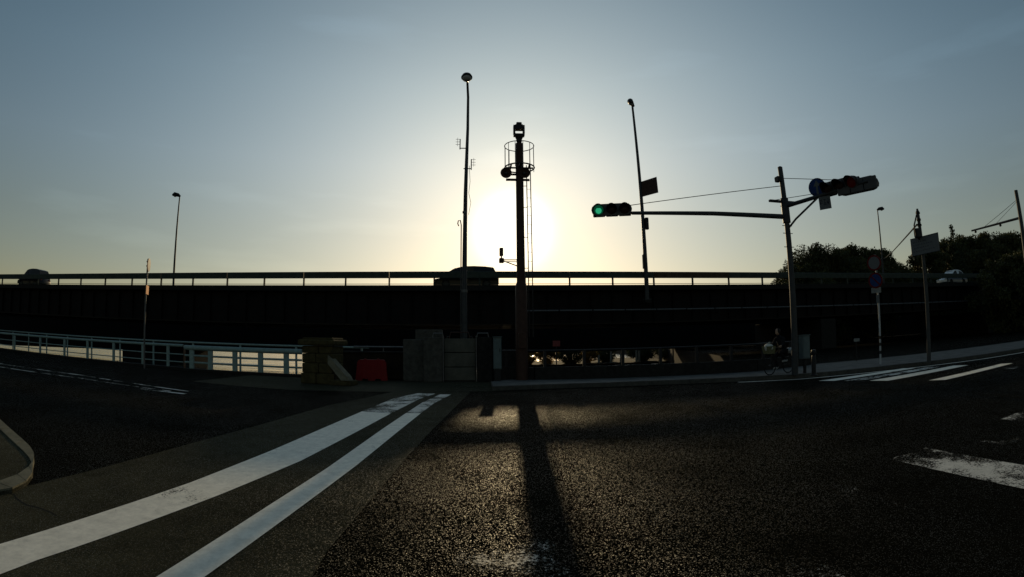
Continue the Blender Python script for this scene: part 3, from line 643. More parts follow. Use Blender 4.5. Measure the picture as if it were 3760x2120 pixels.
# platform cage
zc0, zc1 = TZ(1893, 617).z, TZ(1893, 537).z; CR = .54
def ring(z, r, rr, n=28): return [(TX+r*math.cos(2*math.pi*k/n), TY+r*math.sin(2*math.pi*k/n), z) for k in range(n+1)]
part('cage_ring', MB().tube(ring(zc1, CR, 0), .016, 6, False), BLACKP, tw); part('cage_ring', MB().tube(ring(zc0, CR, 0), .026, 6, False), BLACKP, tw)
for k in range(12):
    q = 2*math.pi*(k+.3)/12; x, y = TX+CR*math.cos(q), TY+CR*math.sin(q)
    part('cage_bar', MB().tube([(x, y, zc0-.12), (x, y, zc1)], .012, 6), BLACKP, tw)
part('platform', MB().box((TX-.5, TY-.04, zc0-.02), (TX+.5, TY+.04, zc0+.02)).box((TX-.04, TY-.5, zc0-.021), (TX+.04, TY+.5, zc0+.019)).box((TX-.36, TY-.4, zc0-.019), (TX-.3, TY+.4, zc0+.018)).box((TX+.3, TY-.4, zc0-.019), (TX+.36, TY+.4, zc0+.018)), BLACKP, tw)
for px_ in (1858, 1925):
    c = atY(px_, 637, TY-.12); Mx = Matrix.Translation(c) @ Matrix.Rotation(R_(90), 4, 'X')
    sp = part('loudspeaker', MB().lathe([(.05, -.30), (.07, -.28), (.09, -.12), (.19, .02), (.205, .06), (.19, .06), (.08, -.02)], 22, Mx), BROWN_GLARE, tw, True)
    part('bracket', MB().box((min(c.x, TX), TY-.03, c.z-.03), (max(c.x, TX), TY+.03, c.z+.03)), BLACKP, sp)
    part('horn_core', MB().lathe([(.03, -.02), (.06, .03), (.03, .07)], 12, Mx), GREYP, sp, True)
za = TZ(1900, 661).z; part('cross_arm', MB().box((TZ(1858, 661).x, TY-.04, za-.035), (TZ(1944, 661).x, TY+.04, za+.035)), BLACKP, tw)
# ladder
lx0, lx1 = TX+.22, TX+.36; zl0, zl1 = 1.6, zc0+.1
lad = part('ladder', MB().tube([(lx0+.05, TY-.02, zl0), (lx0+.03, TY-.02, zl1)], .02, 6).tube([(lx1+.05, TY-.02, zl0), (lx1+.03, TY-.02, zl1)], .02, 6), BLACKP, tw)
zr = zl0
while zr < zl1: part('rung', MB().tube([(lx0+.04, TY-.02, zr), (lx1+.04, TY-.02, zr)], .007, 6), BLACKP, lad); zr += .33
for z in (2.2, 4.0, 5.1, 6.2, 7.0): part('standoff', MB().tube([(TX+.08, TY, z), (lx0+.05, TY-.02, z)], .012, 6), BLACKP, lad)
# side bracket with lamp
zb = TZ(1900, 955).z; bx2 = TZ(1841, 955).x
br = part('lamp_bracket', MB().tube([(TX, TY, zb), (bx2, TY, zb)], .02, 8).tube([(TX, TY, zb-.26), (bx2+.02, TY, zb-.02)], .02, 8).tube([(TX, TY, zb-.07), (bx2, TY, zb-.06)], .016, 8), BROWN_GLARE, tw)
part('lamp_knuckle', MB().box((bx2-.09, TY-.09, zb-.11), (bx2+.1, TY+.09, zb+.06), bev=.03), BROWN_GLARE, br); part('lamp_box', MB().box((bx2-.07, TY-.09, zb+.14), (bx2+.07, TY+.09, zb+.42), bev=.015), BROWN_GLARE, br)
part('lamp_stem', MB().tube([(bx2, TY, zb+.05), (bx2, TY, zb+.15)], .025, 8), BROWN_GLARE, br)
part('cable_box', MB().box((TX-.13, TY-.3, 1.2), (TX+.13, TY-.14, 1.75), bev=.02), BROWN_GLARE, tw)

# ================================================================== VIADUCT LAMPS
def vlamp(label, base, top, Y, side, zb0, r0, head_px):
    b0 = atY(*base, Y); t0 = atY(*top, Y); x = b0.x
    L_ = thing('viaduct_lamp', label, 'street lamp', (x, Y, zb0), 'lamps standing on the viaduct')
    part('pole', MB().tube([(x, Y, zb0), (x+(t0.x-x)*.4, Y, zb0+(t0.z-zb0)*.5), (t0.x, Y, t0.z)], [r0, r0*.75, r0*.5], 12), GREYP, L_, True)
    part('base_flange', MB().tube([(x, Y, zb0), (x, Y, zb0+.06)], r0*1.9, 12), GREYP, L_)
    h = part('lamp_head', MB().tube([(t0.x+.1*-side, Y, t0.z-.02), (t0.x+side*.12, Y-.2, t0.z+.12), (t0.x+side*.36, Y-.6, t0.z+.10), (t0.x+side*.48, Y-.8, t0.z-.02)], [.1, .2, .24, .10], 12), BLACKP, L_, True)
    part('lamp_glass', MB().lathe([(.16, 0), (.12, -.06), (.02, -.08)], 12, Matrix.Translation((t0.x+side*.3, Y-.5, t0.z-.10))), LAMPL, h)
    return L_, b0, t0
vlamp('slender viaduct lamp beyond the parapet, above the edge-on road sign', (638, 1040), (660, 722), VY+VW-.4, -1, 5.4, .14, 0)
v2, b2, t2 = vlamp('viaduct lamp on the near parapet with a slatted square panel on its pole', (2375, 1058), (2322, 390), VY-.15, -1, 4.30, .17, 0)
vlamp('slender viaduct lamp beyond the parapet in front of the dark trees', (3243, 1020), (3222, 772), VY+VW-.4, 1, 5.5, .14, 0)
part('fascia_bracket', MB().box((b2.x-.25, VY-.45, 4.05), (b2.x+.25, VY+.02, 4.30), bev=.03), CONC_D, v2)
Yp = VY-.35
q0, q1, q2, q3 = atY(2356, 668, Yp), atY(2411, 650, Yp), atY(2417, 706, Yp), atY(2358, 722, Yp)
for i in range(4):
    a0, a1 = i/4+.004, (i+1)/4-.004
    A_, B_, C_, D_ = q0.lerp(q3, a0), q1.lerp(q2, a0), q1.lerp(q2, a1), q0.lerp(q3, a1); th = Vector((0, .05, 0))
    part('panel_slat', MB().add([A_, B_, C_, D_, A_+th, B_+th, C_+th, D_+th], [(0,1,2,3),(7,6,5,4),(0,4,5,1),(1,5,6,2),(2,6,7,3),(3,7,4,0)]), BROWN_GLARE, v2)
bk_ = Vector((0, .051, 0)); part('panel_back', MB().add([q0+bk_, q1+bk_, q2+bk_, q3+bk_, q0+bk_*1.3, q1+bk_*1.3, q2+bk_*1.3, q3+bk_*1.3], [(0,1,2,3),(7,6,5,4),(0,4,5,1),(1,5,6,2),(2,6,7,3),(3,7,4,0)]), BLACKP, v2)
fr = Vector((0, .06, 0))
part('panel_frame', MB().tube([q0+fr, q1+fr, q2+fr, q3+fr, q0+fr], .035, 6), BLACKP, v2)
jb = atY(2371, 822, VY-.3); part('junction_box', MB().box((jb.x-.06, VY-.45, jb.z-.45), (jb.x+.2, VY-.22, jb.z+.45), bev=.03), BLACKP, v2)
jb = atY(2371, 960, VY-.3); part('junction_box', MB().box((jb.x-.24, VY-.4, jb.z-.55), (jb.x-.06, VY-.2, jb.z+.5), bev=.03), BLACKP, v2)

# ================================================================== TRAFFIC SIGNAL
sp_ = G(2919, 1378, .118); SX, SY = sp_.x, sp_.y; sb = Vector((SX, SY, 0))
sig = thing('traffic_signal', 'traffic signal pole with long mast arm, lit green signal, second arm with round blue sign', 'traffic signal', (SX, SY, .118))
zt = up(sb, 2866, 618).z
part('pole', MB().tube([(SX, SY, .118), (SX, SY, 3), (SX, SY, zt)], [.115, .10, .085], 16), GREYP, sig, True)
part('pole_cap', MB().lathe([(.087, zt), (.087, zt+.03), (.04, zt+.06)], 14, Matrix.Translation((SX, SY, 0))), GREYP, sig)
z1 = up(sb, 2884, 797).z
e1 = G(2320, 783, z1+.05)
part('mast_arm', MB().tube([(SX, SY, z1), Vector((SX, SY, z1)).lerp(e1, .5)+Vector((0, 0, .03)), e1], [.085, .07, .055], 12), GREYP, sig, True)
part('arm_clamp', MB().tube([(SX, SY, z1-.2), (SX, SY, z1+.62)], .135, 14), GREYP, sig)
def sighead(origin, face, lit, name_lab=None, wdt=1.25, parent=sig, upv=(0, 0, 1), k_=1.0):
    M = frame(origin, face, upv) @ Matrix.Scale(k_, 4); h = .36; mb = MB()
    pts = []
    # rounded-end housing, thin box
    n_ = 7
    for k in range(n_): a = math.pi/2+math.pi*k/(n_-1); pts.append((-wdt/2+h/2+h/2*math.cos(a), h/2*math.sin(a)))
    for k in range(n_): a = -math.pi/2+math.pi*k/(n_-1); pts.append((wdt/2-h/2+h/2*math.cos(a), h/2*math.sin(a)))
    k = len(pts); vs_ = [(x, -.04, z) for x, z in pts]+[(x, .11, z) for x, z in pts]
    mb.add(vs_, [tuple(range(k)), tuple(range(2*k-1, k-1, -1))]+[(i, (i+1) % k, k+(i+1) % k, k+i) for i in range(k)], M)
    for i in (-1, 0, 1): mb.box((i*.40-.19, .11, -.20), (i*.40+.19, .17, .15), M, bev=.02)
    hd = part('signal_head', mb, HOUSE, parent)
    for i, c in enumerate(('g', 'y', 'r')):
        cx = (i-1)*.40; ml = DARKLENS
        if lit == c: ml = GREENLENS if c == 'g' else REDLENS
        ln_ = part('lens', MB().lathe([(.148, .046), (.148, .06), (.11, .085), (.04, .098)], 20, M @ Matrix.Translation((cx, 0, 0)) @ Matrix.Rotation(R_(90), 4, 'X')), ml, hd, True)
        if ml is GREENLENS: part('lamp_core', MB().lathe([(.095, .05), (.092, .093), (.06, .101), (.02, .104)], 18, M @ Matrix.Translation((cx, 0, -.03)) @ Matrix.Rotation(R_(90), 4, 'X')), GREENCORE, ln_, True)
        # hood: upper part of a cylinder
        mbh = MB(); vs_ = []; fs = []; nn = 14
        for j in range(nn+1):
            a = R_(-25)+R_(230)*j/nn; x, z = .168*math.cos(a), .168*math.sin(a); dpt = .10+.24*max(0, math.sin(a))
            vs_ += [(cx+x, -.035, z), (cx+x, -.035-dpt, z-.02), (cx+x*.95, -.035-dpt, z*.95-.02), (cx+x*.95, -.035, z*.95)]
        for j in range(nn):
            for q in range(4): fs.append((j*4+q, j*4+(q+1) % 4, j*4+4+(q+1) % 4, j*4+4+q))
        fs += [(0, 1, 2, 3), (nn*4+3, nn*4+2, nn*4+1, nn*4)]
        part('hood', mbh.add(vs_, fs, M), mat('hood_paint', (.03, .022, .02), .6, var=.2), hd, True)
    return hd, M
Rh = math.hypot(e1.x, e1.y)
hc = atR(2246, 770, Rh-.05)
sighead(hc, Vector((-hc.x-.35, -hc.y, -1.4)), 'g')['label' if False else 0]
part('head_bracket', MB().tube([e1, hc+Vector((.15, .12, -.02))], .045, 8).tube([hc+Vector((-.2, .16, -.1)), hc+Vector((.55, .16, -.1))], .03, 8), GREYP, sig)
wz = up(sb, 2862, 684)
part('stay_wire', MB().tube([(SX, SY, wz.z), hc+Vector((.45, .1, .15))], .012, 6), BLACKP, sig)
part('wire_clamp', MB().box((SX-.24, SY-.1, wz.z+.12), (SX-.08, SY+.1, wz.z+.3), bev=.02), BLACKP, sig)
# second arm towards the side road
z2 = up(sb, 2892, 758).z
d2 = (G(3180, 668, z2+.15)-Vector((SX, SY, z2)));  e2 = Vector((SX, SY, z2))+d2*1.02
part('side_arm', MB().tube([(SX, SY, z2), e2], [.07, .05], 10), GREYP, sig, True)
def arm2(t, dz=0): return Vector((SX, SY, z2)).lerp(e2, t)+Vector((0, 0, dz))
part('arm_brace', MB().tube([(SX+.02, SY, z2-.75), arm2(.12, -.5), arm2(.42, -.02)], .035, 8), GREYP, sig, True)
part('cross_bracket', MB().box((SX-.62, SY-.05, z2+.12), (SX+.55, SY+.05, z2+.19)), BLACKP, sig)
part('stay_wire', MB().tube([(SX-.5, SY, z2+.17), arm2(.42, .1)], .01, 6), BLACKP, sig)
part('stay_wire', MB().tube([(SX+.5, SY, z2+.14), arm2(.45, -.05)], .01, 6), BLACKP, sig)
au_ = d2.normalized(); au_.z = 0
sid = Vector((au_.y, -au_.x, 0))                                # across the arm
# heads facing the side-road traffic (away, to the right) and towards us
def at_arm_px(x, y):                                            # point on the vertical plane of the arm seen at pixel
    d = ray(x, y); nv = Vector((au_.y, -au_.x, 0)); t = (Vector((SX, SY, 0))-EYE).dot(nv)/d.dot(nv); return EYE+d*t
h1 = at_arm_px(3085, 682); h2 = at_arm_px(3150, 682)
f1 = Vector((-.90, -.35, -.08))
sighead(h1, f1, 'r', wdt=1.2, k_=1.12)
part('stay_wire', MB().tube([(SX, SY, up(sb, 2872, 655).z), h1+Vector((0, 0, .17))], .011, 6), BLACKP, sig)
f2 = Vector((.85, .45, -.05))
sighead(h2+Vector((.12, .1, .02)), f2, None, wdt=1.2, k_=1.15)
part('head_bracket', MB().tube([arm2(.6, 0), h1+Vector((.15, .05, -.15))], .03, 8), GREYP, sig); part('head_bracket', MB().tube([arm2(.85, 0), h2], .03, 8), GREYP, sig)
# round blue sign with white up arrow
c = at_arm_px(3010, 686); fs_ = Vector((-c.x-6.0, -c.y+2.0, -.5)); Ms = frame(c-0.1*au_, fs_)
disc = part('round_sign', MB().lathe([(.30, -.012), (.30, .012)], 28, Ms @ Matrix.Rotation(R_(90), 4, 'X')), BLUE, sig)
part('sign_rim', MB().tube([(.291*math.cos(2*math.pi*k/28), -.014, .291*math.sin(2*math.pi*k/28)) for k in range(29)], .008, 6, False, Ms), SWHT, disc)
ar = [(-.035, -.22), (.035, -.22), (.035, .04), (.12, .04), (0, .23), (-.12, .04), (-.035, .04)]
def decal(poly, M, y, m_, par, name='mark', th=.003):
    k = len(poly); vs_ = [(x, y, z) for x, z in poly]+[(x, y+th, z) for x, z in poly]
    part(name, MB().add(vs_, [tuple(range(k)), tuple(range(2*k-1, k-1, -1))]+[(i, (i+1) % k, k+(i+1) % k, k+i) for i in range(k)], M), m_, par)
decal(ar, Ms, -.0195, SWHT, disc, 'arrow', .003)
c = at_arm_px(3029, 743); Mp = frame(c, fs_)
plate = part('name_plate', MB().box((-.20, -.012, -.22), (.20, .012, .22), Mp), SWHT, sig)
for i in range(3):                                              # illegible dark characters, three across
    x = -.125+.125*i
    for (a, b, cc, dd) in ((-.045, .07, .045, .085), (-.05, .02, .05, .035), (-.04, -.035, .04, -.02), (-.05, -.085, .05, -.07), (-.007, -.09, .007, .10), (-.045, -.06, -.03, .03)):
        if random.random() < .8: decal([(x+a, b), (x+cc, b), (x+cc, dd), (x+a, dd)], Mp, -.017, TXT, plate, 'lettering')
for z in (z1-1.0, z1-.55, z1+.35, z1-.3): part('step_bolt', MB().tube([(SX-.2, SY, z), (SX+.2, SY, z)], .012, 6), BLACKP, sig)

# cabinet on the pole's right, bollard, small plate
cb = Vector((G(2955, 1372, .118).x, G(2955, 1372, .118).y, .118))
c2 = thing('roadside_cabinet', 'pale blue-grey roadside cabinet on a stem beside the traffic signal pole', 'cabinet', tuple(cb))
part('cabinet', MB().box((cb.x-.17, cb.y-.12, .60), (cb.x+.15, cb.y+.12, 1.36), bev=.02), PALEB, c2); part('door', MB().box((cb.x-.14, cb.y-.132, .64), (cb.x+.12, cb.y-.122, 1.32)), PALEB, c2)
part('stem', MB().tube([(cb.x, cb.y, .118), (cb.x, cb.y, .62)], .06, 10), BLACKP, c2); part('roof', MB().box((cb.x-.19, cb.y-.15, 1.362), (cb.x+.17, cb.y+.15, 1.385)), PALEB, c2)
cb = G(2964, 1378, .118)
bo = thing('bollard', 'black round-topped bollard on the pavement in front of the pale cabinet', 'bollard', (cb.x, cb.y-.35, .118))
part('post', MB().lathe([(.075, .118), (.075, .70), (.06, .74)], 16, Matrix.Translation((cb.x, cb.y-.35, 0))), BLACKP, bo, True)
part('knob', MB().lathe([(.04, .74), (.085, .79), (.095, .85), (.07, .91), (.02, .93)], 16, Matrix.Translation((cb.x, cb.y-.35, 0))), BLACKP, bo, True)
part('base_collar', MB().lathe([(.12, .118), (.12, .15), (.08, .17)], 16, Matrix.Translation((cb.x, cb.y-.35, 0))), BLACKP, bo)
q = atY(3145, 1249, 17.0)
sp2 = thing('small_plate_sign', 'small pale plate on a thin post between the cabinet and the no-parking sign', 'sign', (q.x, q.y, 0))
part('plate', MB().box((q.x-.18, q.y-.02, q.z-.07), (q.x+.18, q.y, q.z+.07), bev=.008), mat('dull_pale_plate', (.15, .155, .15), .6), sp2); part('post', MB().tube([(q.x, q.y+.03, 0), (q.x, q.y+.03, q.z+.06)], .022, 8), BLACKP, sp2)

# ================================================================== ROAD SIGNS
b_ = G(3233, 1338, .118); RX, RY = b_.x, b_.y
rs = thing('road_sign', 'thin pole with two round red-rimmed road signs, the lower one blue, and a plate', 'road sign', (RX, RY, .118))
def RZ(py, px=3225): return up(Vector((RX, RY, 0)), px, py).z
part('pole', MB().tube([(RX, RY, .118), (RX, RY, RZ(935))], .038, 10), WHITE, rs, True)
for z in (.5, .8, 1.05): part('pole_stripe', MB().tube([(RX, RY, z), (RX, RY, z+.12)], .0395, 10), BLACKP, rs)
fc = Vector((-RX-5, -RY+3, 0))
def round_sign(z, kind):
    M = frame((RX, RY, z), fc) @ Matrix.Translation((-.05, -.05, 0)); Mr = M @ Matrix.Rotation(R_(90), 4, 'X')
    d = part('sign_disc', MB().lathe([(.30, -.01), (.30, .01)], 28, Mr), SRED, rs)
    part('sign_face', MB().lathe([(.235, .0105), (.235, .014)], 28, Mr), SWHT if kind == 'w' else BLUE, d)
    if kind == 'b': decal([(-.19, .155), (-.155, .19), (.19, -.155), (.155, -.19)], M, -.0185, SRED, d, 'bar')
round_sign(RZ(965), 'w'); round_sign(RZ(1030), 'b')
M = frame((RX, RY, RZ(1066)), fc) @ Matrix.Translation((-.05, -.05, 0)); part('plate', MB().box((-.2, -.01, -.1), (.2, .01, .1), M), mat('dull_plate', (.18, .18, .17), .6), rs)
M = frame((RX, RY, RZ(1098)), fc); part('sticker', MB().box((-.075, -.05, -.16), (.06, -.042, .14), M), SWHT, rs)
# edge-on sign by the left railing
b_ = G(546, 1352); EX, EY = b_.x, b_.y-.35
es = thing('road_sign', 'thin pole with a round road sign seen edge-on beside the teal railing', 'road sign', (EX, EY, 0))
zt = up(Vector((EX, EY, 0)), 552, 948).z
part('pole', MB().tube([(EX, EY, 0), (EX, EY, zt-.05)], .042, 10), GALV, es, True)
er = Vector((EX, EY, 0)).normalized(); fe = Vector((er.y, -er.x, 0))*.97+Vector((-er.x, -er.y, 0))*.25
M = frame((EX, EY, zt-.32), fe) @ Matrix.Translation((0, -.06, 0)); Mr = M @ Matrix.Rotation(R_(90), 4, 'X')
d = part('sign_disc', MB().lathe([(.30, -.012), (.30, .012)], 26, Mr), SRED, es); part('sign_face', MB().lathe([(.235, .0125), (.235, .016)], 26, Mr), SWHT, d)
for z in (zt-.4, zt-.2): part('bracket', MB().box((EX-.05, EY-.05, z), (EX+.05, EY+.05, z+.06)), GALV, es)
zp = up(Vector((EX, EY, 0)), 549, 1066).z
M = frame((EX, EY, zp), fe) @ Matrix.Translation((0, -.06, 0)); part('plate', MB().box((-.25, -.01, -.2), (.25, .01, .2), M), ORANGE, es)

# ================================================================== UTILITY POLE WITH BOARD
b_ = G(3411, 1332, .118); UX, UY = b_.x, b_.y; ub = Vector((UX, UY, 0))
ut = thing('utility_pole', 'utility pole carrying a pale lettered sign board and cable fittings at its top', 'utility pole', (UX, UY, .118))
zt = up(ub, 3366, 782).z
part('pole', MB().tube([(UX, UY, .118), (UX, UY, 3), (UX, UY, zt)], [.085, .075, .065], 14), mat('pole_concrete', (.05, .05, .048), .8, var=.2), ut, True)
Ru = math.hypot(UX, UY)-.2
p0, p1, p2, p3 = [atR(x, y, Ru) for x, y in ((3340, 886), (3443, 866), (3449, 912), (3352, 935))]
ctr = (p0+p1+p2+p3)/4; wv = ((p1-p0)+(p2-p3))/2; hv = ((p0-p3)+(p1-p2))/2
# a level board turned to face the road, far end nearer
bw, bh = 1.36, .62
def boardpts(phi): 
    d = Vector((math.cos(phi), math.sin(phi), 0)); return d
best = None
for i in range(180):                                            # turn the level board until its top edge slopes as seen
    phi = math.pi*i/180; d = boardpts(phi); a, b2_ = ctr-d*bw/2, ctr+d*bw/2
    def pxof(P):
        v = P-EYE; c_ = [v.dot(r_), v.dot(d_), v.dot(f_)]; th = math.atan2(math.hypot(c_[0], c_[1]), c_[2]); s_ = F_PX*th/math.hypot(c_[0], c_[1]); return W_PX/2+c_[0]*s_, H_PX/2+c_[1]*s_
    A_, B_ = pxof(a), pxof(b2_)
    if A_[0] > B_[0]: A_, B_ = B_, A_
    err = abs((B_[1]-A_[1])+21)+abs((B_[0]-A_[0])-100)
    if best is None or err < best[0]: best = (err, phi)
d = boardpts(best[1]); nf = Vector((d.y, -d.x, 0))
if nf.dot(EYE-ctr) < 0: nf = -nf
Mb2 = frame(ctr, nf)
sbd = part('sign_board', MB().box((-bw/2, -.015, -bh/2), (bw/2, .015, bh/2), Mb2), SWHT, ut)
part('board_frame', MB().tube([Mb2 @ Vector(q) for q in ((-bw/2, 0, -bh/2), (bw/2, 0, -bh/2), (bw/2, 0, bh/2), (-bw/2, 0, bh/2), (-bw/2, 0, -bh/2))], .022, 6), GREYP, sbd)
for row, (zr, n_, hh) in enumerate(((.17, 7, .05), (.06, 9, .04), (-.05, 8, .04), (-.17, 10, .03))):
    x = -bw/2+.12
    for i in range(n_):
        wv_ = random.uniform(.03, .09)
        if x+wv_ > bw/2-.1: break
        decal([(x, zr-hh/2), (x+wv_, zr-hh/2), (x+wv_, zr-hh/4), (x, zr-hh/4)], Mb2, -.020, TXT, sbd, 'lettering'); decal([(x+wv_*.4, zr-hh/2), (x+wv_*.6, zr-hh/2), (x+wv_*.6, zr+hh/2), (x+wv_*.4, zr+hh/2)], Mb2, -.0205, TXT, sbd, 'lettering')
        x += wv_+random.uniform(.03, .06)
for z in (-.15, .15): part('board_bracket', MB().tube([(UX, UY, ctr.z+z), ctr+Vector((0, 0, z))], .03, 8), GREYP, ut)
part('cable_fitting', MB().box((UX-.32, UY-.12, zt-.95), (UX-.1, UY+.1, zt-.6), bev=.04).tube([(UX-.1, UY, zt-.1), (UX-.34, UY, zt-.5), (UX-.3, UY, zt-.85), (UX-.1, UY, zt-1.0)], .03, 8), BLACKP, ut)
for z in (zt-.05, zt-.3, zt-.5, zt-1.2): part('band', MB().tube([(UX, UY, z), (UX, UY, z+.07)], .09, 12), BLACKP, ut)
part('insulator', MB().lathe([(.05, zt-.02), (.07, zt+.05), (.04, zt+.1), (.05, zt+.14)], 10, Matrix.Translation((UX, UY, 0))), GREYP, ut)
ga, gb = Vector((UX-.15, UY, zt-.45)), atY(3246, 952, VY+VW-.55)
gw = thing('span_cable', 'straight thick cable slanting from the utility pole down to the slender right viaduct lamp', 'cable', tuple(gb))
part('cable', MB().tube([ga, ga.lerp(gb, .5)-Vector((0, 0, .1)), gb], .035, 6), BLACKP, gw)
part('end_clamp', MB().lathe([(.05, -.15), (.07, 0), (.05, .15)], 8, Matrix.Translation(gb)), BLACKP, gw)

# far right pole with arm
zar = 6.4; fa = G(3747, 800, zar); FX, FY = fa.x, fa.y; fb = Vector((FX, FY, 0))
fp = thing('arm_pole', 'grey roadside pole with a long thin arm holding two small lamps above the trees', 'pole', (FX, FY, 0))
zt = up(fb, 3716, 702).z
part('pole', MB().tube([(FX, FY, 0), (FX, FY, zt)], [.15, .11], 12), GREYP, fp, True)
fe2 = G(3568, 848, zar+.1)
arm = part('arm', MB().tube([(FX, FY, zar), fe2], [.07, .05], 8), GREYP, fp)
for t in (.08, .60):
    q = fe2.lerp(Vector((FX, FY, zar)), t); part('lamp', MB().lathe([(.02, -.02), (.07, -.07), (.08, -.14), (.03, -.18)], 10, Matrix.Translation(q)), BLACKP, arm)
part('stay_wire', MB().tube([(FX, FY, up(fb, 3720, 735).z), fe2.lerp(Vector((FX, FY, zar)), .25)], .012, 6), BLACKP, fp); part('stay_wire', MB().tube([(FX, FY, up(fb, 3720, 740).z), fe2.lerp(Vector((FX, FY, zar)), .5)], .01, 6), BLACKP, fp)

# ================================================================== CARS ON THE VIADUCT
def car(label, x, y, paint_, Ln, Ht, prof_roof, zoff, group='cars driving over the viaduct', wd=1.7):
    z0 = 5.303+vz(x)
    c = thing('car', label, 'car', (x, y, z0), group); Wd = wd
    # side outline, front towards -X (left)
    body = [(-.5, .30), (-.5, .55), (-.47, .66), (-.30, .78), (-.22, .82), (.40, .84), (.47, .80), (.5, .60), (.5, .30), (.42, .24), (-.42, .24)]
    pts = [(px*Ln, pz) for px, pz in body]; k = len(pts); vs_ = []; secs = ((-Wd/2+.12, .97, -.02), (-Wd/2, 1, 0), (Wd/2, 1, 0), (Wd/2-.12, .97, -.02))
    secs = ((-Wd/2, .98), (-Wd/2+.06, 1), (Wd/2-.06, 1), (Wd/2, .98))
    for yy, s_ in secs: vs_ += [(px*s_, yy, .24+(pz-.24)*(s_ if s_ == 1 else .97)) for px, pz in pts]
    fs = [tuple(range(k)), tuple(range(4*k-1, 3*k-1, -1))]
    for q in range(3): fs += [(q*k+i, q*k+(i+1) % k, (q+1)*k+(i+1) % k, (q+1)*k+i) for i in range(k)]
    Mc = Matrix.Translation((x, y, z0)); part('body', MB().add(vs_, fs, Mc), paint_, c, True)
    # cabin
    cab_ = [(px*Ln, .80+(Ht-.80)*pz) for px, pz in prof_roof]; k = len(cab_); vs_ = []
    for yy, ins in ((-Wd/2+.03, 0), (-Wd/2+.24, 1), (Wd/2-.24, 1), (Wd/2-.03, 0)):
        vs_ += [(px, yy if pz < .9 else (yy), pz if ins else .80+(pz-.80)*.93) for px, pz in cab_]
    vs_ = []
    for sg in (-1, 1): vs_ += [(px, sg*(Wd/2-.03-.20*((pz-.80)/(Ht-.80))), pz) for px, pz in cab_]
    fs = [tuple(range(k)), tuple(range(2*k-1, k-1, -1))]+[(i, (i+1) % k, k+(i+1) % k, k+i) for i in range(k)]
    cb_ = part('cabin', MB().add(vs_, fs, Mc), paint_, c, True)
    # glass: side panes slightly proud, following the roofline
    def inset(lo, hi, name):
        sel = [(px*Ln, .80+(Ht-.80)*pz) for px, pz in prof_roof if lo <= px <= hi]
        top = [(px, .80+(pz-.80)*.86) for px, pz in sel if pz > .86]
        if len(top) < 2: return
        poly = [(top[0][0]-.06, .84)]+top+[(top[-1][0]+.04, .84)]
        for sg in (-1, 1):
            vv = [(px, sg*(Wd/2-.018-.20*((pz-.80)/(Ht-.80))), pz) for px, pz in poly]; v2_ = [(a, b+sg*.008, c_) for a, b, c_ in vv]; k2 = len(poly)
            part(name, MB().add(vv+v2_, [tuple(range(k2)), tuple(range(2*k2-1, k2-1, -1))]+[(i, (i+1) % k2, k2+(i+1) % k2, k2+i) for i in range(k2)], Mc), GLASS, cb_)
    inset(-.5, .06, 'window'); inset(.08, .5, 'window')
    fsn = [(px*Ln, .80+(Ht-.80)*pz) for px, pz in prof_roof]
    (ax0, az0), (ax1, az1) = fsn[0], fsn[2]
    vv = [(ax0-.012, -Wd/2+.12, az0+.03), (ax0-.012, Wd/2-.12, az0+.03), (ax1-.02, Wd/2-.3, az1-.01), (ax1-.02, -Wd/2+.3, az1-.01)]
    part('windscreen', MB().add(vv, [(0, 1, 2, 3)], Mc), GLASS, cb_)
    for wx in (-.31*Ln, .31*Ln):
        for sg in (-1, 1):
            Mw = Mc @ Matrix.Translation((wx, sg*(Wd/2-.10), .31)) @ Matrix.Rotation(R_(90), 4, 'X')
            wh = part('wheel', MB().lathe([(.20, -.11), (.29, -.11), (.31, -.07), (.31, .07), (.29, .11), (.20, .11)], 20, Mw), TYRE, c, True)
            part('rim', MB().lathe([(.195, -.115), (.195, .115)], 16, Mw), RIM, wh)
    for sg in (-1, 1):
        part('headlight', MB().box((-.5*Ln-.01, sg*.58-.14, .56), (-.5*Ln+.1, sg*.58+.14, .68), Mc, bev=.02), LAMPL, c); part('tail_light', MB().box((.5*Ln-.1, sg*.6-.1, .58), (.5*Ln+.012, sg*.6+.1, .74), Mc, bev=.02), SRED, c)
        part('mirror', MB().box((-.22*Ln, sg*(Wd/2+.01)-.08, .86), (-.22*Ln+.10, sg*(Wd/2+.01)+.08, 1.0), Mc, bev=.02), paint_, c)
    return c
hatch = [(-.33, 0), (-.26, .35), (-.14, .85), (-.06, .96), (.10, 1.0), (.28, .96), (.40, .84), (.455, .45), (.47, 0)]
wedge = [(-.40, 0), (-.32, .30), (-.18, .78), (-.04, .97), (.12, 1.0), (.30, .95), (.42, .86), (.455, .45), (.47, 0)]
sedan = [(-.28, 0), (-.20, .42), (-.08, .90), (.02, 1.0), (.14, .98), (.26, .85), (.36, .45), (.44, .08), (.45, 0)]
cy_ = VY+1.75
car('dark bronze hatchback on the viaduct behind the street lamp pole', atY(1712, 1020, cy_).x, cy_, CARB, 4.7, 1.62, wedge, 0)
car('black hatchback on the viaduct left of the edge-on road sign', atY(126, 1010, cy_).x, cy_, CARG, 3.9, 1.74, hatch, 0)
car('silver sedan on the viaduct in front of the dark trees', atY(3495, 1010, cy_).x, cy_, CARW, 4.4, 1.66, sedan, 0)

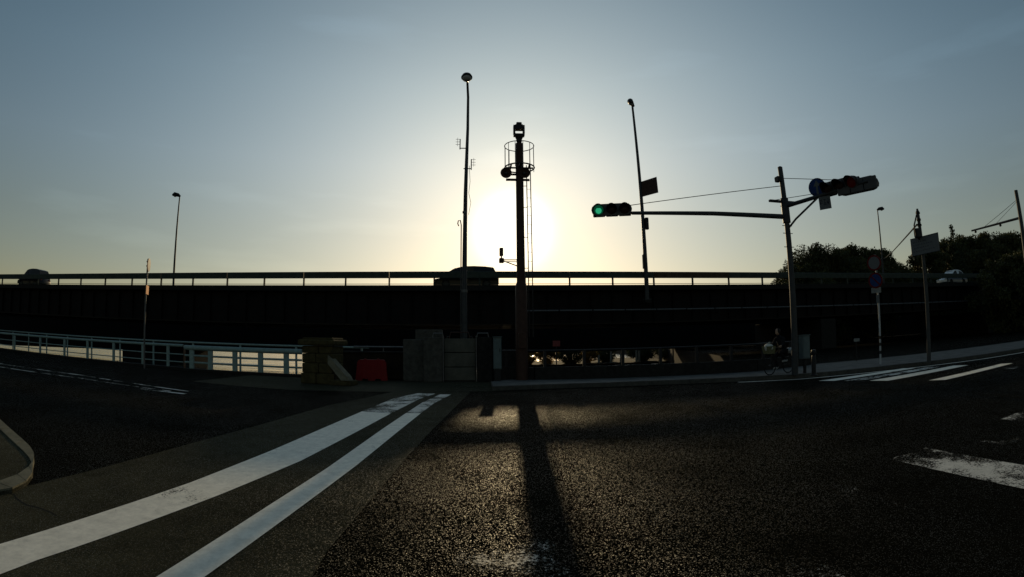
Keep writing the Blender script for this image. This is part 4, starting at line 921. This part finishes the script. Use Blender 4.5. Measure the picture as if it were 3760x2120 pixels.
# ================================================================== TREES AND SHRUBS
def leaves(centers, n_per, size, squash=1.0, seed=0):
    r = np.random.default_rng(seed); V_, F_ = [], []
    out_v = []; cnt = 0
    for (cx, cy, cz, rr) in centers:
        nn = int(n_per*(rr**2)); u = r.normal(size=(nn, 3)); u /= np.linalg.norm(u, axis=1)[:, None]
        rad = rr*(r.random(nn)**.45)*(1+.25*np.sin(u[:, 0]*5+cx)*np.cos(u[:, 2]*4+cy)); P = u*rad[:, None]; P[:, 2] *= squash; P += (cx, cy, cz)
        a = r.normal(size=(nn, 3)); a /= np.linalg.norm(a, axis=1)[:, None]; b = np.cross(a, r.normal(size=(nn, 3))); b /= np.linalg.norm(b, axis=1)[:, None]
        s_ = size*r.uniform(.55, 1.35, nn)[:, None]
        out_v.append(np.stack([P-a*s_-b*s_*.5*0, P+b*s_*.55, P+a*s_, P-b*s_*.55], 1).reshape(-1, 3)); cnt += nn
    Vv = np.concatenate(out_v); return Vv, np.arange(cnt*4).reshape(-1, 4)
def np_mesh(name, V_, F_, material):
    me = bpy.data.meshes.new(name); me.vertices.add(len(V_)); me.vertices.foreach_set('co', V_.astype(np.float32).ravel())
    me.loops.add(F_.size); me.loops.foreach_set('vertex_index', F_.astype(np.int32).ravel())
    me.polygons.add(len(F_)); me.polygons.foreach_set('loop_start', np.arange(0, F_.size, F_.shape[1], dtype=np.int32))
    me.update(calc_edges=True); me.validate(); me.materials.append(material); return me
def tree(name, label, cat, x, y, z0, h, rad, seed, leaf=LEAF, nper=470, size=.15, cone=False, trunk_frac=.3, group=None, dens=1.0):
    r = random.Random(seed); t = thing(name, label, cat, (x, y, z0), group)
    mb = MB(); r0 = .02*h+.05
    mb.tube([(x, y, z0-.3), (x+r.uniform(-.1, .1), y, z0+h*.35), (x+r.uniform(-.3, .3), y+r.uniform(-.2, .2), z0+h*.92)], [r0, r0*.7, .03], 8)
    C_ = []
    if cone:
        lv = 26
        for i in range(lv):
            f = i/(lv-1); zz_ = h*(.15+.82*f); rr = rad*(1-f)**.9+.12
            for j in range(max(1, int(6*(1-f)+1))):
                a = j*2.4+i; C_.append((rr*.6*math.cos(a), rr*.6*math.sin(a), zz_-.1*rr, max(.42, rr*.5)))
    else:
        nb_ = int(26*dens)
        for i in range(nb_):
            a = r.uniform(0, 2*math.pi); u = r.random()**.4; zf = r.uniform(trunk_frac, .93)
            env = math.sin(math.pi*min(1, max(.08, (zf-trunk_frac*.7)/(1.06-trunk_frac*.7)))**1.15)*r.uniform(.75, 1.1)
            rr = rad*u*env; cr = rad*r.uniform(.15, .33)
            c = (rr*math.cos(a), rr*math.sin(a), h*zf-cr*.2, cr); C_.append(c)
            zs = h*max(.2, zf-.3); mb.tube([(x, y, z0+zs), (x+c[0]*.5, y+c[1]*.5, z0+(zs+c[2])/2+.2), (x+c[0], y+c[1], z0+c[2]+cr*.5)], [r0*.4, r0*.25, .02], 5)
        C_.append((0, 0, h*.9-rad*.1, rad*.34))
        for i in range(6):                                      # sprigs on the outline
            a = r.uniform(0, 6.28); C_.append((rad*.32*math.cos(a), rad*.32*math.sin(a), h*r.uniform(.84, .99), rad*.15))
    part('trunk', mb, BARK, t)
    V_, F_ = leaves(C_, nper, size, .85, seed); o = obj('crown', np_mesh('crown', V_, F_, leaf), t); o['_o'] = (x, y, z0)
    return t
def tz(px, py, Y): return atY(px, py, Y)
for i, (px, py, Y, rad, lab) in enumerate((
        (2935, 972, 58, 4.0, 'small loose-crowned dark tree just right of the traffic signal pole'),
        (3050, 908, 58, 8.0, 'broad dark tree with ragged top between the signal pole and the round road signs'),
        (3150, 912, 60, 7.5, 'rounded dark tree directly behind the round red-rimmed road sign'),
        (3210, 912, 57, 5.6, 'narrow dark tree behind the slender right viaduct lamp'),
        (3256, 945, 62, 4.6, 'lowest dark tree beside the gap of sky left of the lettered board'))):
    q = tz(px, py, Y); tree('broadleaf_tree', lab, 'tree', q.x, Y, 0, q.z, rad, 20+i, dens=2.2, trunk_frac=.08, group='trees behind the viaduct')
for i, (px, py, Y, rad, lab) in enumerate((
        (3400, 905, 57, 5.2, 'dense dark tree behind the pale lettered board'),
        (3470, 890, 60, 7.5, 'dense dark tree behind the silver sedan'),
        (3575, 868, 58, 8.5, 'large dense dark tree behind the long thin pole arm'),
        (3655, 858, 56, 9.0, 'largest dense dark tree left of the far arm pole'),
        (3735, 925, 50, 7.0, 'dark tree behind the foot of the far arm pole'))):
    q = tz(px, py, Y); tree('broadleaf_tree', lab, 'tree', q.x, Y, 0, q.z, rad, 40+i, dens=2.6, trunk_frac=.10, nper=330, size=.22, group='trees behind the viaduct')
q = tz(3491, 832, 55); tree('conifer_tree', 'pointed conifer rising above the dense trees', 'tree', q.x, 55, 0, q.z+.4, 4.2, 61, LEAF2, 500, .16, True)
for i, (px, py, Y, rad, lab) in enumerate(((3665, 960, 31, 4.2, 'dark bush hiding the right end of the viaduct rail'), (3745, 930, 29, 5.0, 'tall dark bush at the foot of the arm pole'))):
    q = tz(px, py, Y); tree('tall_bush', lab, 'bush', q.x, Y, 0, q.z, rad, 70+i, dens=1.5, trunk_frac=.05, nper=420, size=.16)
for i, (x, y, h, rad, lf, lab) in enumerate((
        (1.2, 72, 1.5, 1.7, 0, 'low dark bush on the river bank seen right of the pale control box'), (7.6, 70, 2.0, 1.5, 1, 'small golden backlit bush on the river bank seen under the bridges'),
        (10.4, 71, 2.1, 1.9, 1, 'wider golden backlit bush beside the small one under the bridges'), (13.6, 70, 2.3, 2.0, 0, 'dark bush on the river bank between two golden bushes'),
        (16.4, 71, 2.0, 1.6, 1, 'sparse golden backlit bush on the bank near the pale mooring posts'), (19.4, 72.5, 2.3, 2.1, 0, 'dark bush on the bank behind the pale mooring posts'),
        (24.6, 71, 2.4, 2.3, 0, 'dark bush on the bank right of the mooring posts'), (28.6, 70, 2.6, 2.6, 0, 'large dark bush at the end of the river bank'))):
    tree('river_bush', lab, 'bush', x, y, -1.75, h, rad, 80+i, LEAFG if lf else LEAF, 520, .11, trunk_frac=.02, dens=2.2, group='bushes on the river bank')
for i, x in enumerate((17.3, 19.1, 20.6, 22.8, 23.3)):
    t = thing('mooring_post', 'pale weathered mooring post on the river bank under the bridges', 'post', (x, 68.4+.2*(i % 3), -1.75), 'mooring posts on the bank')
    hh = (1.1, 1.5, 1.3, 1.7, 1.6)[i]; part('post', MB().tube([(x, 68.4+.2*(i % 3), -1.9), (x+.03, 68.4+.2*(i % 3), -1.75+hh)], [.16, .13], 10), mat('weathered_timber', (.26, .25, .21), .9, var=.35, scale=6), t)
    part('post_cap', MB().lathe([(.15, -1.75+hh), (.15, -1.71+hh), (.05, -1.66+hh)], 10, Matrix.Translation((x+.03, 68.4+.2*(i % 3), 0))), BLACKP, t)

# ================================================================== CYCLIST
cx, cy = G(2862, 1374, .118).x, G(2862, 1374, .118).y
bdir = Vector((-.92, -.25, 0)).normalized()                     # bicycle heading, to the left and a little towards us
MBk = Matrix.Translation((cx, cy, .118)) @ Matrix.Rotation(math.atan2(bdir.y, bdir.x), 4, 'Z')
def bw_(x, y, z): return MBk @ Vector((x, y, z))
bk = thing('bicycle', 'dark city bicycle with a pale loaded front basket ridden on the right pavement', 'bicycle', (cx, cy, .118))
for x in (-.48, .50):
    Mw = MBk @ Matrix.Translation((x, 0, .31)) @ Matrix.Rotation(R_(90), 4, 'X')
    ringp = [(.30*math.cos(2*math.pi*k/28), .30*math.sin(2*math.pi*k/28), 0) for k in range(29)]
    wh = part('wheel', MB().tube(ringp, .018, 8, False, Mw), TYRE, bk)
    mbs = MB()
    for k in range(12): a = 2*math.pi*k/12; mbs.tube([(0, 0, (-1)**k*.02), (.29*math.cos(a), .29*math.sin(a), 0)], .0025, 4, True, Mw)
    part('spokes', mbs, RIM, wh); part('hub', MB().lathe([(.03, -.04), (.03, .04)], 10, Mw), RIM, wh)
part('frame', MB().tube([bw_(-.48, 0, .31), bw_(-.12, 0, .28), bw_(.36, 0, .62)], .018, 8).tube([bw_(-.12, 0, .28), bw_(-.22, 0, .66)], .018, 8).tube([bw_(-.48, 0, .31), bw_(-.21, 0, .58)], .012, 8).tube([bw_(.50, 0, .31), bw_(.36, 0, .74), bw_(.33, 0, .84)], .016, 8), BLACKP, bk)
part('saddle', MB().tube([bw_(-.36, 0, .71), bw_(-.22, 0, .72), bw_(-.08, 0, .70)], [.09, .075, .025], 10), BLACKP, bk, True)
part('handlebar', MB().tube([bw_(.17, .26, .88), bw_(.30, .2, .90), bw_(.33, 0, .86), bw_(.30, -.2, .90), bw_(.17, -.26, .88)], .013, 8), RIM, bk, True)
part('mudguard', MB().tube([MBk @ Vector((-.48+.34*math.cos(a), 0, .31+.34*math.sin(a))) for a in [R_(20+20*k) for k in range(8)]], .022, 6), BLACKP, bk)
part('rear_rack', MB().box((-.72, -.06, .64), (-.30, .06, .66), MBk), BLACKP, bk)
part('crank', MB().tube([bw_(-.02, -.17, .16), bw_(-.02, -.08, .16), bw_(-.12, -.08, .28), bw_(-.12, .08, .28), bw_(-.22, .09, .40), bw_(-.22, .17, .40)], .013, 6), BLACKP, bk)
bsk = part('basket', MB().add([tuple(v) for v in ((.40, -.14, .70), (.66, -.14, .70), (.66, .14, .70), (.40, .14, .70), (.38, -.18, .95), (.72, -.18, .95), (.72, .18, .95), (.38, .18, .95))], [(3, 2, 1, 0), (0, 1, 5, 4), (1, 2, 6, 5), (2, 3, 7, 6), (3, 0, 4, 7)], MBk), WICK, bk)
def blob(cn, rx, ry, rz, M, seed):
    r = random.Random(seed); bm = bmesh.new(); bmesh.ops.create_icosphere(bm, subdivisions=3, radius=1)
    ph = [r.uniform(0, 6) for _ in range(6)]; mb = MB(); idx = {}
    for v in bm.verts:
        p = v.co; k = 1+.10*math.sin(3.1*p.x+ph[0])*math.cos(2.7*p.y+ph[1])+.07*math.sin(5*p.z+4*p.x+ph[2]); mb.v.append(tuple(M @ (Vector(cn)+Vector((p.x*rx, p.y*ry, p.z*rz))*k)))
    for f in bm.faces: mb.f.append(tuple(v.index for v in f.verts))
    bm.free(); return mb
bg1 = thing('shopping_bag', 'pale bulging shopping bag in the bicycle front basket', 'bag', tuple(bw_(.55, 0, .72)))
part('bag_body', blob((.55, 0, .90), .16, .16, .14, MBk, 3), BAG, bg1, True); part('bag_handle', MB().tube([bw_(.48, 0, 1.0), bw_(.5, .02, 1.08), bw_(.58, .02, 1.08), bw_(.60, 0, 1.0)], .008, 6), BAG, bg1)
bg2 = thing('rear_bag', 'small white bag strapped on the bicycle rear rack', 'bag', tuple(bw_(-.55, 0, .66)))
part('bag_body', blob((-.55, 0, .76), .14, .12, .10, MBk, 5), WHITE, bg2, True); part('strap', MB().tube([bw_(-.55, -.13, .67), bw_(-.55, -.13, .78), bw_(-.55, 0, .87), bw_(-.55, .13, .78), bw_(-.55, .13, .67)], .012, 6), BLACKP, bg2)
# rider: one skinned body
per = thing('person', 'person in dark clothes leaning forward on a bicycle on the right pavement', 'person', tuple(bw_(-.12, 0, 0)))
J = [((-.22, 0, .80), .14), ((-.14, 0, 1.0), .125), ((-.04, 0, 1.16), .14), ((.02, 0, 1.26), .06), ((.05, 0, 1.33), .055)]
E_ = [(0, 1), (1, 2), (2, 3), (3, 4)]
def chain(start, pts):
    i = start
    for p, r in pts: J.append((p, r)); E_.append((i, len(J)-1)); i = len(J)-1
for sg in (-1, 1):
    chain(2, [((-.03, sg*.17, 1.17), .062), ((.06, sg*.23, .99), .048), ((.20, sg*.25, .93), .036)])
    if sg < 0: chain(0, [((-.20, sg*.10, .76), .10), ((.10, sg*.12, .58), .075), ((-.02, sg*.13, .23), .045), ((.02, sg*.13, .19), .04)])
    else: chain(0, [((-.20, sg*.10, .76), .10), ((.12, sg*.12, .72), .075), ((-.20, sg*.13, .46), .045), ((-.16, sg*.13, .43), .04)])
me = bpy.data.meshes.new('body'); org = Vector(per['_o'])
me.from_pydata([tuple(bw_(*p)-org) for p, r in J], E_, []); me.update(); bo_ = obj('body', me, per); me.materials.append(CLOTH)
sk = bo_.modifiers.new('skin', 'SKIN'); 
for i, (p, r) in enumerate(J): bo_.data.skin_vertices[0].data[i].radius = (r, r)
bo_.data.skin_vertices[0].data[0].use_root = True; sk.use_smooth_shade = True
ss = bo_.modifiers.new('sub', 'SUBSURF'); ss.levels = 1; ss.render_levels = 2; bo_['_o'] = tuple(org)
head = part('head', blob((.075, 0, 1.40), .085, .07, .108, MBk, 9).add([tuple(MBk @ Vector(v)) for v in ((.15, -.015, 1.41), (.15, .015, 1.41), (.182, 0, 1.38), (.15, 0, 1.37))], [(0, 1, 2), (1, 3, 2), (3, 0, 2)]), SKIN, per, True)
part('hair', MB().lathe([(.03, .112), (.06, .10), (.085, .06), (.092, .01), (.086, -.04)], 16, MBk @ Matrix.Translation((.055, 0, 1.405)) @ Matrix.Rotation(R_(-16), 4, 'Y')), HAIR, per, True)
for sg in (-1, 1):
    part('ear', MB().lathe([(.008, -.012), (.022, 0), (.008, .012)], 10, MBk @ Matrix.Translation((.06, sg*.073, 1.395)) @ Matrix.Rotation(R_(90), 4, 'X')), SKIN, head); part('eye', MB().lathe([(.004, -.006), (.010, 0), (.004, .006)], 8, MBk @ Matrix.Translation((.148, sg*.03, 1.415)) @ Matrix.Rotation(R_(90), 4, 'Y')), BLACKP, head)
    mbh = MB().tube([bw_(.185, sg*.25, .935), bw_(.245, sg*.25, .925)], [.034, .04], 8)
    for k in range(4): y_ = sg*(.222+.018*k); mbh.tube([bw_(.24, y_, .94), bw_(.275-.004*abs(k-1), y_, .925), bw_(.27, y_, .895), bw_(.245, y_, .885)], [.0095, .009, .0085, .007], 6)
    mbh.tube([bw_(.215, sg*.215, .925), bw_(.235, sg*.20, .90), bw_(.25, sg*.21, .885)], [.011, .0095, .008], 6)
    part('hand', mbh, SKIN, per, True)
for (x, y_, z) in ((.0, -.13, .17), (-.18, .13, .41)):
    part('shoe', MB().tube([bw_(x-.07, y_, z+.03), bw_(x+.03, y_, z+.025), bw_(x+.14, y_, z+.012), bw_(x+.18, y_, z+.008)], [.045, .045, .036, .018], 10), mat('pale_shoe', (.25, .25, .24), .6), per, True)

for o in bpy.data.objects:
    if '_o' in o: del o['_o']
